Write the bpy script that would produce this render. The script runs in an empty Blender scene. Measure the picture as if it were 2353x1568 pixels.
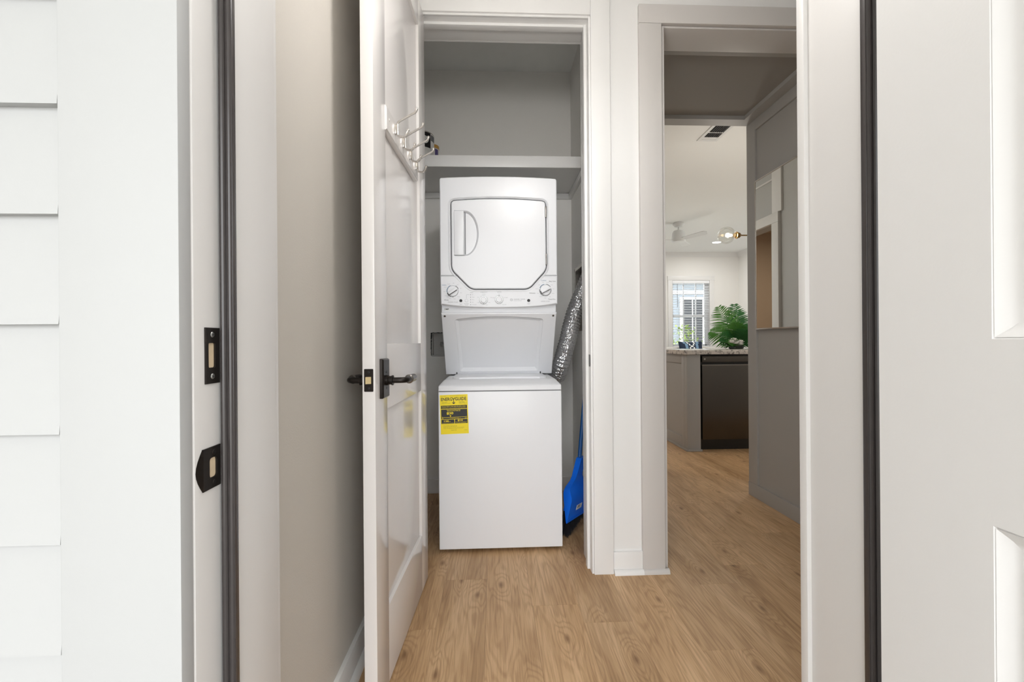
import bpy, bmesh, math, random
from mathutils import Vector, Matrix
from mathutils.geometry import tessellate_polygon
random.seed(7)
S = bpy.context.scene
C = S.collection
PI = math.pi

# ------------------------------------------------------------------ camera
F = 1030.0; HC = 1.02; ROLL = 0.0077; PSI = math.atan(45 / F)
cam_d = bpy.data.cameras.new('camera'); cam = bpy.data.objects.new('camera', cam_d); C.objects.link(cam)
cam_d.sensor_width = 36; cam_d.lens = 36 * F / 2353; cam_d.clip_start = 0.01; cam_d.clip_end = 200
fw = Vector((math.sin(PSI), math.cos(PSI), 0)); rt = Vector((math.cos(PSI), -math.sin(PSI), 0)); up = Vector((0, 0, 1))
r2 = rt * math.cos(ROLL) - up * math.sin(ROLL); u2 = rt * math.sin(ROLL) + up * math.cos(ROLL)
cam.matrix_world = Matrix(((r2.x, u2.x, -fw.x, 0), (r2.y, u2.y, -fw.y, 0), (r2.z, u2.z, -fw.z, HC), (0, 0, 0, 1)))
S.camera = cam

# ------------------------------------------------------------------ world, exposure
w = bpy.data.worlds.new('world'); S.world = w; w.use_nodes = True
bg = w.node_tree.nodes['Background']; bg.inputs[0].default_value = (0.955, 0.978, 1.0, 1); bg.inputs[1].default_value = 4.15
vs = S.view_settings
vs.view_transform = 'Standard'; vs.look = 'None'; vs.gamma = 1; vs.use_curve_mapping = False; vs.exposure = 0.55

# ------------------------------------------------------------------ materials
def lin(c):
    return c / 12.92 if c <= 0.04045 else ((c + 0.055) / 1.055) ** 2.4
def rgb(r, g, b): return (lin(r / 255), lin(g / 255), lin(b / 255), 1)
def mat(name, col, rough=0.5, metal=0.0, bump=None, spec=0.5, vary=None, coat=0.0):
    m = bpy.data.materials.new(name); m.use_nodes = True
    nt = m.node_tree; b = nt.nodes['Principled BSDF']
    b.inputs['Base Color'].default_value = col; b.inputs['Roughness'].default_value = rough
    b.inputs['Metallic'].default_value = metal; b.inputs['Specular IOR Level'].default_value = spec
    b.inputs['Coat Weight'].default_value = coat
    tc = nt.nodes.new('ShaderNodeTexCoord')
    if vary:
        sc, amt = vary
        n = nt.nodes.new('ShaderNodeTexNoise'); n.inputs['Scale'].default_value = sc; n.inputs['Detail'].default_value = 5
        nt.links.new(tc.outputs['Object'], n.inputs['Vector'])
        mx = nt.nodes.new('ShaderNodeMixRGB'); mx.blend_type = 'MIX'
        mx.inputs[1].default_value = tuple(c * (1 - amt) for c in col[:3]) + (1,)
        mx.inputs[2].default_value = tuple(min(1, c * (1 + amt)) for c in col[:3]) + (1,)
        nt.links.new(n.outputs['Fac'], mx.inputs[0]); nt.links.new(mx.outputs[0], b.inputs['Base Color'])
    if bump:
        sc, st = bump
        n = nt.nodes.new('ShaderNodeTexNoise'); n.inputs['Scale'].default_value = sc; n.inputs['Detail'].default_value = 3
        nt.links.new(tc.outputs['Object'], n.inputs['Vector'])
        bp = nt.nodes.new('ShaderNodeBump'); bp.inputs['Strength'].default_value = st; bp.inputs['Distance'].default_value = 0.002
        nt.links.new(n.outputs['Fac'], bp.inputs['Height']); nt.links.new(bp.outputs[0], b.inputs['Normal'])
    return m
M = {}
M['trim'] = mat('white_trim_paint', rgb(233, 232, 230), 0.38, bump=(90, 0.05))
M['jamb'] = mat('aged_jamb_paint', rgb(218, 215, 212), 0.42, bump=(60, 0.08))
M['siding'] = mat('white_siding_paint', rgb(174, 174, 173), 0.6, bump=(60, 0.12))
M['wall'] = mat('warm_white_wall_paint', rgb(240, 238, 234), 0.7, bump=(220, 0.25))
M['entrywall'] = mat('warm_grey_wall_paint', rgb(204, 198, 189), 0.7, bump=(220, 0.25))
M['ceil'] = mat('white_ceiling_paint', rgb(237, 238, 236), 0.8, bump=(150, 0.1))
M['greige'] = mat('greige_trim_paint', rgb(206, 202, 198), 0.45, bump=(90, 0.05))
M['greywall'] = mat('grey_hall_paint', rgb(170, 167, 163), 0.5, bump=(150, 0.08))
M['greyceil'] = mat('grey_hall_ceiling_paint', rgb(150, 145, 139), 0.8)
M['doorpaint'] = mat('glossy_door_paint', rgb(226, 222, 219), 0.2, bump=(40, 0.02), coat=0.3)
M['frontdoor'] = mat('front_door_paint', rgb(224, 222, 220), 0.45, bump=(200, 0.08))
M['enamel'] = mat('white_appliance_enamel', rgb(235, 236, 239), 0.3, coat=0.15)
M['enamel_soft'] = mat('white_appliance_plastic', rgb(233, 234, 237), 0.3)
M['dark'] = mat('black_gap', rgb(28, 28, 28), 0.8)
M['seam'] = mat('grey_gasket', rgb(105, 105, 108), 0.6)
M['rubber'] = mat('dark_weatherstrip', rgb(62, 57, 56), 0.25, vary=(40, 0.12))
M['bronze'] = mat('oil_rubbed_bronze', rgb(45, 40, 37), 0.35, 0.7, vary=(30, 0.2))
M['brass'] = mat('worn_brass', rgb(215, 195, 150), 0.35, 0.9)
M['chrome'] = mat('brushed_nickel', rgb(205, 200, 194), 0.22, 1.0)
M['screw'] = mat('zinc_screw', rgb(170, 170, 168), 0.35, 0.9)
M['rawwood'] = mat('raw_wood_mortise', rgb(205, 185, 155), 0.8, vary=(80, 0.2))
M['yellow'] = mat('energy_label_yellow', rgb(248, 224, 10), 0.45)
M['dialprint'] = mat('dark_grey_dial_print', rgb(70, 71, 74), 0.5)
M['print'] = mat('black_print', rgb(38, 38, 38), 0.5)
M['greyprint'] = mat('grey_print', rgb(150, 152, 156), 0.5)
M['blueprint'] = mat('blue_print', rgb(40, 105, 150), 0.5)
M['blue'] = mat('blue_plastic', rgb(8, 108, 232), 0.38)
M['bluetube'] = mat('blue_painted_tube', rgb(20, 84, 150), 0.35)
M['bristle'] = mat('charcoal_bristle', rgb(40, 40, 44), 0.6)
M['paper'] = mat('white_paper', rgb(235, 235, 232), 0.6)
M['steel'] = mat('stainless_steel', rgb(120, 116, 112), 0.28, 1.0)
M['darksteel'] = mat('black_stainless', rgb(86, 83, 80), 0.27, 1.0)
M['black'] = mat('black_plastic', rgb(16, 16, 17), 0.4)
M['cab'] = mat('grey_cabinet_paint', rgb(166, 165, 163), 0.45)
M['canlabel'] = mat('can_label', rgb(188, 188, 184), 0.5, vary=(35, 0.15))
M['canwhite'] = mat('can_white', rgb(205, 203, 199), 0.4)
M['orange'] = mat('amber_lid', rgb(190, 145, 70), 0.4)
M['purple'] = mat('purple_label', rgb(80, 70, 120), 0.5)
M['leaf'] = mat('palm_green', rgb(50, 108, 52), 0.45, vary=(14, 0.35))
M['leaf2'] = mat('fresh_green', rgb(84, 140, 60), 0.45, vary=(14, 0.3))
M['petal'] = mat('white_petal', rgb(245, 243, 238), 0.5)
M['pot'] = mat('dark_pot', rgb(70, 76, 70), 0.6)
M['rug'] = mat('bounce_rug_weave', rgb(226, 226, 222), 0.95, bump=(400, 0.3))
M['sofa'] = mat('oatmeal_upholstery', rgb(214, 210, 204), 0.9, bump=(300, 0.3))
M['navy'] = mat('navy_fabric', rgb(32, 44, 66), 0.9)
M['paleblue'] = mat('blue_grey_fabric', rgb(120, 150, 176), 0.9)
M['fanwhite'] = mat('white_fan', rgb(225, 226, 226), 0.45)
M['blind'] = mat('white_blind', rgb(245, 246, 248), 0.4)
M['tan'] = mat('tan_wall', rgb(186, 168, 148), 0.7)
M['oldbrass'] = mat('antique_brass', rgb(125, 100, 62), 0.35, 0.9)
M['nshingle'] = mat('neighbour_siding', rgb(128, 136, 144), 0.7)
M['ntan'] = mat('neighbour_tan', rgb(140, 126, 96), 0.7)
M['ndark'] = mat('neighbour_glass', rgb(18, 22, 28), 0.3)
M['nbrown'] = mat('neighbour_skirt', rgb(66, 58, 54), 0.8)
M['shrub'] = mat('yellow_green_leaf', rgb(122, 146, 46), 0.5, vary=(6, 0.35))
M['ground'] = mat('pale_ground', rgb(172, 169, 160), 0.9, vary=(2, 0.1))
M['added_porch'] = mat('added_porch_paint', rgb(205, 202, 197), 0.8)
M['concrete'] = mat('porch_concrete', rgb(168, 165, 160), 0.85, vary=(8, 0.08))

def translucent(m, amt, col):
    nt = m.node_tree; b = nt.nodes['Principled BSDF']; o = nt.nodes['Material Output']
    t = nt.nodes.new('ShaderNodeBsdfTranslucent'); t.inputs[0].default_value = col; mx = nt.nodes.new('ShaderNodeMixShader'); mx.inputs[0].default_value = amt
    nt.links.new(b.outputs[0], mx.inputs[1]); nt.links.new(t.outputs[0], mx.inputs[2]); nt.links.new(mx.outputs[0], o.inputs[0])
M['slat'] = mat('blind_slat_vinyl', rgb(246, 247, 248), 0.4); translucent(M['slat'], 0.6, (0.92, 0.94, 0.96, 1))
translucent(M['leaf'], 0.2, M['leaf'].node_tree.nodes['Principled BSDF'].inputs['Base Color'].default_value)
def mirror_mat():
    m = mat('mirror_glass', (0.86, 0.88, 0.87, 1), 0.01, 1.0); return m
M['mirror'] = mirror_mat()
def glass_mat(name, tint, gl=1.0):
    m = bpy.data.materials.new(name); m.use_nodes = True; nt = m.node_tree; nt.nodes.clear()
    o = nt.nodes.new('ShaderNodeOutputMaterial'); t = nt.nodes.new('ShaderNodeBsdfTransparent'); t.inputs[0].default_value = tint
    g = nt.nodes.new('ShaderNodeBsdfGlossy'); g.inputs['Roughness'].default_value = 0.03
    lw = nt.nodes.new('ShaderNodeFresnel'); lw.inputs[0].default_value = 1.45
    mx = nt.nodes.new('ShaderNodeMixShader')
    ml = nt.nodes.new('ShaderNodeMath'); ml.operation = 'MULTIPLY'; ml.inputs[1].default_value = gl; nt.links.new(lw.outputs[0], ml.inputs[0]); nt.links.new(ml.outputs[0], mx.inputs[0]); nt.links.new(t.outputs[0], mx.inputs[1]); nt.links.new(g.outputs[0], mx.inputs[2]); nt.links.new(mx.outputs[0], o.inputs[0])
    return m
M['glass'] = glass_mat('clear_glass', (0.97, 0.98, 0.98, 1))
M['bulb'] = glass_mat('globe_glass', (0.97, 0.97, 0.95, 1), 0.45)
def emit(name, col, s):
    m = bpy.data.materials.new(name); m.use_nodes = True; b = m.node_tree.nodes['Principled BSDF']
    b.inputs['Base Color'].default_value = col; b.inputs['Emission Color'].default_value = col; b.inputs['Emission Strength'].default_value = s
    return m
M['filament'] = emit('warm_filament', (1, 0.68, 0.3, 1), 25)
M['shade'] = emit('added_pendant_glow', (1, 0.98, 0.962, 1), 27)
M['lens'] = emit('recessed_lens', (1, 0.95, 0.88, 1), 6)

def wood_mat():
    m = bpy.data.materials.new('oak_plank'); m.use_nodes = True; nt = m.node_tree; N = nt.nodes; Lk = nt.links
    b = N['Principled BSDF']; b.inputs['Roughness'].default_value = 0.42; b.inputs['Specular IOR Level'].default_value = 0.4
    tc = N.new('ShaderNodeTexCoord'); oi = N.new('ShaderNodeObjectInfo')
    mul = N.new('ShaderNodeMath'); mul.operation = 'MULTIPLY'; mul.inputs[1].default_value = 53.0; Lk.new(oi.outputs['Random'], mul.inputs[0])
    cx = N.new('ShaderNodeCombineXYZ'); Lk.new(mul.outputs[0], cx.inputs[0]); Lk.new(mul.outputs[0], cx.inputs[1])
    add = N.new('ShaderNodeVectorMath'); add.operation = 'ADD'; Lk.new(tc.outputs['Object'], add.inputs[0]); Lk.new(cx.outputs[0], add.inputs[1])
    def noise(sx, sy, scale, det, dist=0.0, rough=0.55):
        mp = N.new('ShaderNodeMapping'); mp.inputs['Scale'].default_value = (sx, sy, 1); Lk.new(add.outputs[0], mp.inputs['Vector'])
        n = N.new('ShaderNodeTexNoise'); n.inputs['Scale'].default_value = scale; n.inputs['Detail'].default_value = det
        n.inputs['Distortion'].default_value = dist; n.inputs['Roughness'].default_value = rough
        Lk.new(mp.outputs[0], n.inputs['Vector']); return n
    fine = noise(70, 2.6, 2.6, 5, 0.5)      # pores along the plank
    cath = noise(6.5, 0.75, 1.5, 2, 0.5)     # cathedral figure field
    mpk = N.new('ShaderNodeMapping'); mpk.inputs['Scale'].default_value = (4.6, 1.9, 1); Lk.new(add.outputs[0], mpk.inputs['Vector'])
    vo = N.new('ShaderNodeTexVoronoi'); vo.voronoi_dimensions = '2D'; vo.inputs['Scale'].default_value = 1.0; Lk.new(mpk.outputs[0], vo.inputs['Vector'])
    kf = N.new('ShaderNodeMapRange'); kf.interpolation_type = 'SMOOTHERSTEP'; kf.inputs[1].default_value = 0.0; kf.inputs[2].default_value = 0.30; kf.inputs[3].default_value = 0.22; kf.inputs[4].default_value = 0.0; Lk.new(vo.outputs['Distance'], kf.inputs[0])
    ad2 = N.new('ShaderNodeMath'); ad2.operation = 'ADD'; Lk.new(cath.outputs['Fac'], ad2.inputs[0]); Lk.new(kf.outputs[0], ad2.inputs[1])
    wv = N.new('ShaderNodeMath'); wv.operation = 'MULTIPLY'; wv.inputs[1].default_value = 85.0; Lk.new(ad2.outputs[0], wv.inputs[0])
    sn = N.new('ShaderNodeMath'); sn.operation = 'SINE'; Lk.new(wv.outputs[0], sn.inputs[0])
    s01 = N.new('ShaderNodeMapRange'); s01.inputs[1].default_value = -1; s01.inputs[2].default_value = 1; Lk.new(sn.outputs[0], s01.inputs[0])
    big = noise(7, 0.8, 1.5, 3, 0.0)
    r1 = N.new('ShaderNodeValToRGB'); r1.color_ramp.elements[0].color = rgb(182, 146, 105); r1.color_ramp.elements[0].position = 0.28
    r1.color_ramp.elements[1].color = rgb(224, 190, 149); r1.color_ramp.elements[1].position = 0.75
    e = r1.color_ramp.elements.new(0.5); e.color = rgb(206, 170, 128)
    Lk.new(big.outputs['Fac'], r1.inputs[0])
    m1 = N.new('ShaderNodeMixRGB'); m1.blend_type = 'MULTIPLY'; m1.inputs[0].default_value = 0.34
    rr = N.new('ShaderNodeValToRGB'); rr.color_ramp.elements[0].color = (0.55, 0.47, 0.4, 1); rr.color_ramp.elements[0].position = 0.0
    rr.color_ramp.elements[1].color = (1, 1, 1, 1); rr.color_ramp.elements[1].position = 0.6
    Lk.new(s01.outputs[0], rr.inputs[0]); Lk.new(r1.outputs[0], m1.inputs[1]); Lk.new(rr.outputs[0], m1.inputs[2])
    m2 = N.new('ShaderNodeMixRGB'); m2.blend_type = 'MULTIPLY'; m2.inputs[0].default_value = 0.5
    rf = N.new('ShaderNodeValToRGB'); rf.color_ramp.elements[0].color = (0.6, 0.52, 0.45, 1); rf.color_ramp.elements[0].position = 0.36
    rf.color_ramp.elements[1].color = (1, 1, 1, 1); rf.color_ramp.elements[1].position = 0.56
    Lk.new(fine.outputs['Fac'], rf.inputs[0]); Lk.new(m1.outputs[0], m2.inputs[1]); Lk.new(rf.outputs[0], m2.inputs[2])
    # knots
    rk = N.new('ShaderNodeValToRGB'); rk.color_ramp.elements[0].color = (0.34, 0.25, 0.18, 1); rk.color_ramp.elements[0].position = 0.012
    rk.color_ramp.elements[1].color = (1, 1, 1, 1); rk.color_ramp.elements[1].position = 0.062
    Lk.new(vo.outputs['Distance'], rk.inputs[0])
    m3 = N.new('ShaderNodeMixRGB'); m3.blend_type = 'MULTIPLY'; m3.inputs[0].default_value = 0.7
    Lk.new(m2.outputs[0], m3.inputs[1]); Lk.new(rk.outputs[0], m3.inputs[2])
    # plank to plank tone
    mr = N.new('ShaderNodeMapRange'); mr.inputs[3].default_value = 0.93; mr.inputs[4].default_value = 1.06; Lk.new(oi.outputs['Random'], mr.inputs[0])
    hs = N.new('ShaderNodeHueSaturation'); Lk.new(mr.outputs[0], hs.inputs['Value']); Lk.new(m3.outputs[0], hs.inputs['Color'])
    Lk.new(hs.outputs[0], b.inputs['Base Color'])
    bp = N.new('ShaderNodeBump'); bp.inputs['Strength'].default_value = 0.12; bp.inputs['Distance'].default_value = 0.001
    Lk.new(fine.outputs['Fac'], bp.inputs['Height']); Lk.new(bp.outputs[0], b.inputs['Normal'])
    return m
M['wood'] = wood_mat()
def granite_mat():
    m = mat('speckled_granite', rgb(196, 190, 184), 0.12); nt = m.node_tree; N = nt.nodes; b = N['Principled BSDF']
    tc = N.new('ShaderNodeTexCoord'); n = N.new('ShaderNodeTexNoise'); n.inputs['Scale'].default_value = 28; n.inputs['Detail'].default_value = 8; n.inputs['Roughness'].default_value = 0.75
    nt.links.new(tc.outputs['Object'], n.inputs['Vector'])
    r = N.new('ShaderNodeValToRGB'); r.color_ramp.elements[0].color = rgb(70, 66, 66); r.color_ramp.elements[0].position = 0.36
    r.color_ramp.elements[1].color = rgb(212, 206, 200); r.color_ramp.elements[1].position = 0.52
    nt.links.new(n.outputs['Fac'], r.inputs[0]); nt.links.new(r.outputs[0], b.inputs['Base Color']); return m
M['granite'] = granite_mat()
def foil_mat():
    m = mat('crinkled_foil', rgb(235, 235, 237), 0.22, 0.92); nt = m.node_tree; N = nt.nodes; b = N['Principled BSDF']
    tc = N.new('ShaderNodeTexCoord'); n = N.new('ShaderNodeTexVoronoi'); n.inputs['Scale'].default_value = 110
    nt.links.new(tc.outputs['Object'], n.inputs['Vector'])
    bp = N.new('ShaderNodeBump'); bp.inputs['Strength'].default_value = 0.8; bp.inputs['Distance'].default_value = 0.004
    nt.links.new(n.outputs['Distance'], bp.inputs['Height']); nt.links.new(bp.outputs[0], b.inputs['Normal']); return m
M['foil'] = foil_mat()

# ------------------------------------------------------------------ helpers
class MB:
    """collects geometry for ONE mesh object"""
    def __init__(s): s.v = []; s.f = []
    def add(s, v, f):
        n = len(s.v); s.v += [tuple(p) for p in v]; s.f += [tuple(i + n for i in q) for q in f]; return s
    def box(s, x0, x1, y0, y1, z0, z1):
        v = [(x, y, z) for z in (z0, z1) for y in (y0, y1) for x in (x0, x1)]
        return s.add(v, [(0, 2, 3, 1), (4, 5, 7, 6), (0, 1, 5, 4), (2, 6, 7, 3), (0, 4, 6, 2), (1, 3, 7, 5)])
    def bbox(s, x0, x1, y0, y1, z0, z1, b=0.002, seg=2):
        bm = bmesh.new(); bmesh.ops.create_cube(bm, size=1)
        for vv in bm.verts: vv.co = Vector(((x0 + x1) / 2 + vv.co.x * (x1 - x0), (y0 + y1) / 2 + vv.co.y * (y1 - y0), (z0 + z1) / 2 + vv.co.z * (z1 - z0)))
        b = min(b, 0.45 * min(x1 - x0, y1 - y0, z1 - z0))
        bmesh.ops.bevel(bm, geom=list(bm.edges), offset=b, segments=seg, affect='EDGES', profile=0.6)
        return s.bm(bm)
    def bm(s, bm):
        bm.verts.index_update(); v = [tuple(q.co) for q in bm.verts]; f = [tuple(q.index for q in p.verts) for p in bm.faces]; bm.free(); return s.add(v, f)
    def tube(s, pts, r, n=10, caps=True):
        pts = [Vector(p) for p in pts]; k = len(pts); rs = r if isinstance(r, (list, tuple)) else [r] * k
        t0 = (pts[1] - pts[0]).normalized(); ref = Vector((0, 0, 1)) if abs(t0.z) < 0.9 else Vector((1, 0, 0))
        a = t0.cross(ref).normalized(); v = []
        for i, p in enumerate(pts):
            t = (pts[min(i + 1, k - 1)] - pts[max(i - 1, 0)]).normalized()
            a = (a - t * a.dot(t)).normalized(); b = t.cross(a)
            for j in range(n):
                an = 2 * PI * j / n; v.append(p + (a * math.cos(an) + b * math.sin(an)) * rs[i])
        f = [(i * n + j, i * n + (j + 1) % n, (i + 1) * n + (j + 1) % n, (i + 1) * n + j) for i in range(k - 1) for j in range(n)]
        if caps: f += [tuple(range(n - 1, -1, -1)), tuple(range((k - 1) * n, k * n))]
        return s.add(v, f)
    def lathe(s, prof, c, axis='z', n=24):
        v = []
        for r, h in prof:
            for j in range(n):
                a = 2 * PI * j / n; x, y = r * math.cos(a), r * math.sin(a)
                v.append((c[0] + x, c[1] + y, c[2] + h) if axis == 'z' else (c[0] + x, c[1] + h, c[2] + y) if axis == 'y' else (c[0] + h, c[1] + x, c[2] + y))
        k = len(prof); f = [(i * n + j, i * n + (j + 1) % n, (i + 1) * n + (j + 1) % n, (i + 1) * n + j) for i in range(k - 1) for j in range(n)]
        if prof[0][0] > 1e-6: f.append(tuple(range(n - 1, -1, -1)))
        if prof[-1][0] > 1e-6: f.append(tuple(range((k - 1) * n, k * n)))
        return s.add(v, f)
    def prism(s, poly, mp, d0, d1, ch=0.0, holes=()):
        """poly in 2D; mp(a,b,d)->xyz; d0 = front depth, d1 = back depth; ch = front chamfer"""
        loops = [list(poly)] + [list(h) for h in holes]
        fr = []
        for li, lp in enumerate(loops): fr.append(offset_poly(lp, ch if li == 0 else -ch) if ch > 0 else lp)
        sg = 1 if d1 > d0 else -1
        base = len(s.v); idx = []; v = []
        for lp, fl in zip(loops, fr):
            ring = []
            rings = [[mp(a, b, d0) for a, b in fl]]
            if ch > 0: rings.append([mp(a, b, d0 + sg * ch) for a, b in lp])
            rings.append([mp(a, b, d1) for a, b in lp])
            for rg in rings:
                ring.append([base + len(v) + i for i in range(len(rg))]); v += rg
            idx.append(ring)
        f = []
        for ring in idx:
            n = len(ring[0])
            for q in range(len(ring) - 1):
                for i in range(n):
                    f.append((ring[q][i], ring[q][(i + 1) % n], ring[q + 1][(i + 1) % n], ring[q + 1][i]))
        for which in (0, -1):
            flat = [i for ring in idx for i in ring[which]]
            src = [[Vector((a, b, 0)) for a, b in (fl if which == 0 else lp)] for lp, fl in zip(loops, fr)]
            if len(src) == 1 and is_convex(src[0]): f.append(tuple(flat))
            else:
                for t in tessellate_polygon(src): f.append(tuple(flat[i] for i in t))
        s.v += [tuple(p) for p in v]; s.f += f
        return s
    def xf(s, m, start=0):
        s.v[start:] = [tuple(m @ Vector(p)) for p in s.v[start:]]; return s
    def build(s, name, m, parent=None, smooth=35, local=False):
        me = bpy.data.meshes.new(name); me.from_pydata(s.v, [], s.f); me.update()
        bm = bmesh.new(); bm.from_mesh(me); bmesh.ops.recalc_face_normals(bm, faces=bm.faces); bm.to_mesh(me); bm.free()
        if smooth:
            me.polygons.foreach_set('use_smooth', [True] * len(me.polygons)); me.set_sharp_from_angle(angle=math.radians(smooth))
        me.materials.append(M[m] if isinstance(m, str) else m)
        o = bpy.data.objects.new(name, me); C.objects.link(o)
        if parent is not None: attach(o, parent, local)
        return o
WM = {}
def wmat(o):
    return WM.get(o.name, Matrix.Identity(4))
def attach(o, parent, local=False):
    o.parent = parent
    if not local: o.matrix_parent_inverse = wmat(parent).inverted()
    else: WM[o.name] = wmat(parent)
def area2(p): return sum(p[i][0] * p[(i + 1) % len(p)][1] - p[(i + 1) % len(p)][0] * p[i][1] for i in range(len(p)))
def is_convex(p):
    n = len(p); sg = 0
    for i in range(n):
        a, b, c = p[i], p[(i + 1) % n], p[(i + 2) % n]
        k = (b[0] - a[0]) * (c[1] - b[1]) - (b[1] - a[1]) * (c[0] - b[0])
        if abs(k) < 1e-12: continue
        if sg == 0: sg = k
        elif k * sg < 0: return False
    return True
def offset_poly(p, d):
    """inward offset by d"""
    n = len(p); sg = 1 if area2(p) > 0 else -1; out = []
    for i in range(n):
        a, b, c = Vector(p[i - 1][:2]), Vector(p[i][:2]), Vector(p[(i + 1) % n][:2])
        e1 = (b - a).normalized(); e2 = (c - b).normalized()
        n1 = Vector((-e1.y, e1.x)) * sg; n2 = Vector((-e2.y, e2.x)) * sg
        nn = (n1 + n2); nn = nn.normalized() if nn.length > 1e-6 else n1
        q = b + nn * d / max(0.4, nn.dot(n1)); out.append((q.x, q.y))
    return out
def round_poly(pts, rad, seg=6):
    out = []; n = len(pts)
    for i in range(n):
        r = rad[i] if isinstance(rad, (list, tuple)) else rad
        a, b, c = Vector(pts[i - 1]), Vector(pts[i]), Vector(pts[(i + 1) % n])
        if r <= 0: out.append((b.x, b.y)); continue
        e1 = (a - b).normalized(); e2 = (c - b).normalized(); an = e1.angle(e2); t = r / math.tan(an / 2)
        t = min(t, 0.49 * (a - b).length, 0.49 * (c - b).length)
        p0, p2 = b + e1 * t, b + e2 * t
        for k in range(seg + 1):
            q = k / seg; pt = p0 * (1 - q) ** 2 + b * 2 * q * (1 - q) + p2 * q * q; out.append((pt.x, pt.y))
    return out
def XZ(x, z, d): return (x, d, z)
def XY(x, y, d): return (x, y, d)
def YZ(y, z, d): return (d, y, z)
def tag(o, label, cat, group=None):
    o['label'] = label; o['category'] = cat
    if group: o['group'] = group
    return o
def thing(name, label, cat, loc, rz=0.0, group=None):
    o = bpy.data.objects.new(name, None); C.objects.link(o); o.empty_display_size = 0.1
    o.location = loc; o.rotation_euler = (0, 0, rz)
    WM[o.name] = Matrix.Translation(loc) @ Matrix.Rotation(rz, 4, 'Z')
    if label: tag(o, label, cat, group)
    return o
def struct(o, label=None):
    o['kind'] = 'structure'
    if label: o['label'] = label
    return o
def sbox(name, boxes, m, label=None, parent=None, bev=0.0):
    b = MB()
    for q in boxes: b.bbox(*q, b=bev) if bev else b.box(*q)
    o = b.build(name, m, parent)
    if parent is None: struct(o, label)
    return o
_tcache = {}
def text_geo(t, size=1.0, align='CENTER', bold=0.0):
    key = (t, align, bold)
    if key not in _tcache:
        cu = bpy.data.curves.new('t', 'FONT'); cu.body = t; cu.align_x = align; cu.align_y = 'CENTER'; cu.size = 1; cu.resolution_u = 2; cu.offset = bold
        ob = bpy.data.objects.new('t', cu); C.objects.link(ob)
        dg = bpy.context.evaluated_depsgraph_get(); me = ob.evaluated_get(dg).to_mesh()
        _tcache[key] = ([tuple(q.co) for q in me.vertices], [tuple(p.vertices) for p in me.polygons])
        ob.evaluated_get(dg).to_mesh_clear(); bpy.data.objects.remove(ob); bpy.data.curves.remove(cu)
    v, f = _tcache[key]
    return [(p[0] * size, p[1] * size) for p in v], f
def text_on(mb, t, size, a, b, mp, align='CENTER', wfit=None, rot=0.0, bold=0.0):
    v, f = text_geo(t, size, align, bold)
    if not v: return
    if wfit:
        x0 = min(p[0] for p in v); x1 = max(p[0] for p in v); k = wfit / (x1 - x0)
        v = [(p[0] * k, p[1]) for p in v]
    c, s_ = math.cos(rot), math.sin(rot)
    mb.add([mp(a + p[0] * c - p[1] * s_, b + p[0] * s_ + p[1] * c) for p in v], f)
def area(name, loc, size, power, col=(1, 1, 1), rot=(0, 0, 0), shape='DISK', sy=None, parent=None):
    d = bpy.data.lights.new(name, 'AREA'); d.shape = shape; d.size = size; d.energy = power; d.color = col
    if sy: d.size_y = sy
    o = bpy.data.objects.new(name, d); C.objects.link(o); o.location = loc; o.rotation_euler = rot
    if parent: attach(o, parent)
    return o

# ================================================================== STRUCTURE
CH = 2.85
# --- floor: subfloor and planks
fl = MB().box(-0.70, 5.3, 0.62, 9.4, -0.12, -0.009); fl.box(-0.70, -0.441, 0.8, 3.1, -0.009, -0.0002)
fl.box(2.816, 5.3, 0.62, 9.4, -0.009, 0.0); fl.box(-0.46, 2.816, 5.68, 9.4, -0.009, 0.0)
fl.box(-2.4, 0.77, 3.17, 6.0, -0.12, -0.0005)
floor = struct(fl.build('floor', 'wood', None, 0), 'light oak plank floor')
PW = 0.178; PL = 1.22
ends = {-2: 1.20, -1: 1.60, 0: 1.925, 1: 1.30, 2: 1.72, 3: 1.605, 4: 2.16, 5: 1.44, 6: 1.83, 7: 1.98, 8: 1.52, 9: 2.3, 10: 1.7, 11: 1.95, 12: 1.4, 13: 1.8, 14: 2.2, 15: 1.5, 16: 1.9}
plank_me = {}
for c in range(-2, 17):
    x0 = -0.21 + c * PW; x1 = x0 + PW
    x0 = max(x0, -0.44)
    if x1 <= x0: continue
    y = ends[c] - 2 * PL
    while y < 5.68:
        ya, yb = max(y, 0.62), min(y + PL, 5.68)
        if yb - ya > 0.01:
            hw, hl = (x1 - x0) / 2 - 0.00012, (yb - ya) / 2 - 0.00012
            key = (round(hw, 4), round(hl, 4))
            if key not in plank_me:
                e = 0.0003
                v = [(-hw, -hl, -0.009), (hw, -hl, -0.009), (hw, hl, -0.009), (-hw, hl, -0.009), (-hw, -hl, -e), (hw, -hl, -e), (hw, hl, -e), (-hw, hl, -e),
                     (-hw + e, -hl + e, 0), (hw - e, -hl + e, 0), (hw - e, hl - e, 0), (-hw + e, hl - e, 0)]
                f = [(8, 9, 10, 11)] + [(i, (i + 1) % 4, 4 + (i + 1) % 4, 4 + i) for i in range(4)] + [(4 + i, 4 + (i + 1) % 4, 8 + (i + 1) % 4, 8 + i) for i in range(4)]
                me = bpy.data.meshes.new('plank'); me.from_pydata(v, [], f); me.materials.append(M['wood']); plank_me[key] = me
            o = bpy.data.objects.new('plank', plank_me[key]); C.objects.link(o); o.location = ((x0 + x1) / 2, (ya + yb) / 2, 0); o.parent = floor
        y += PL
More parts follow.
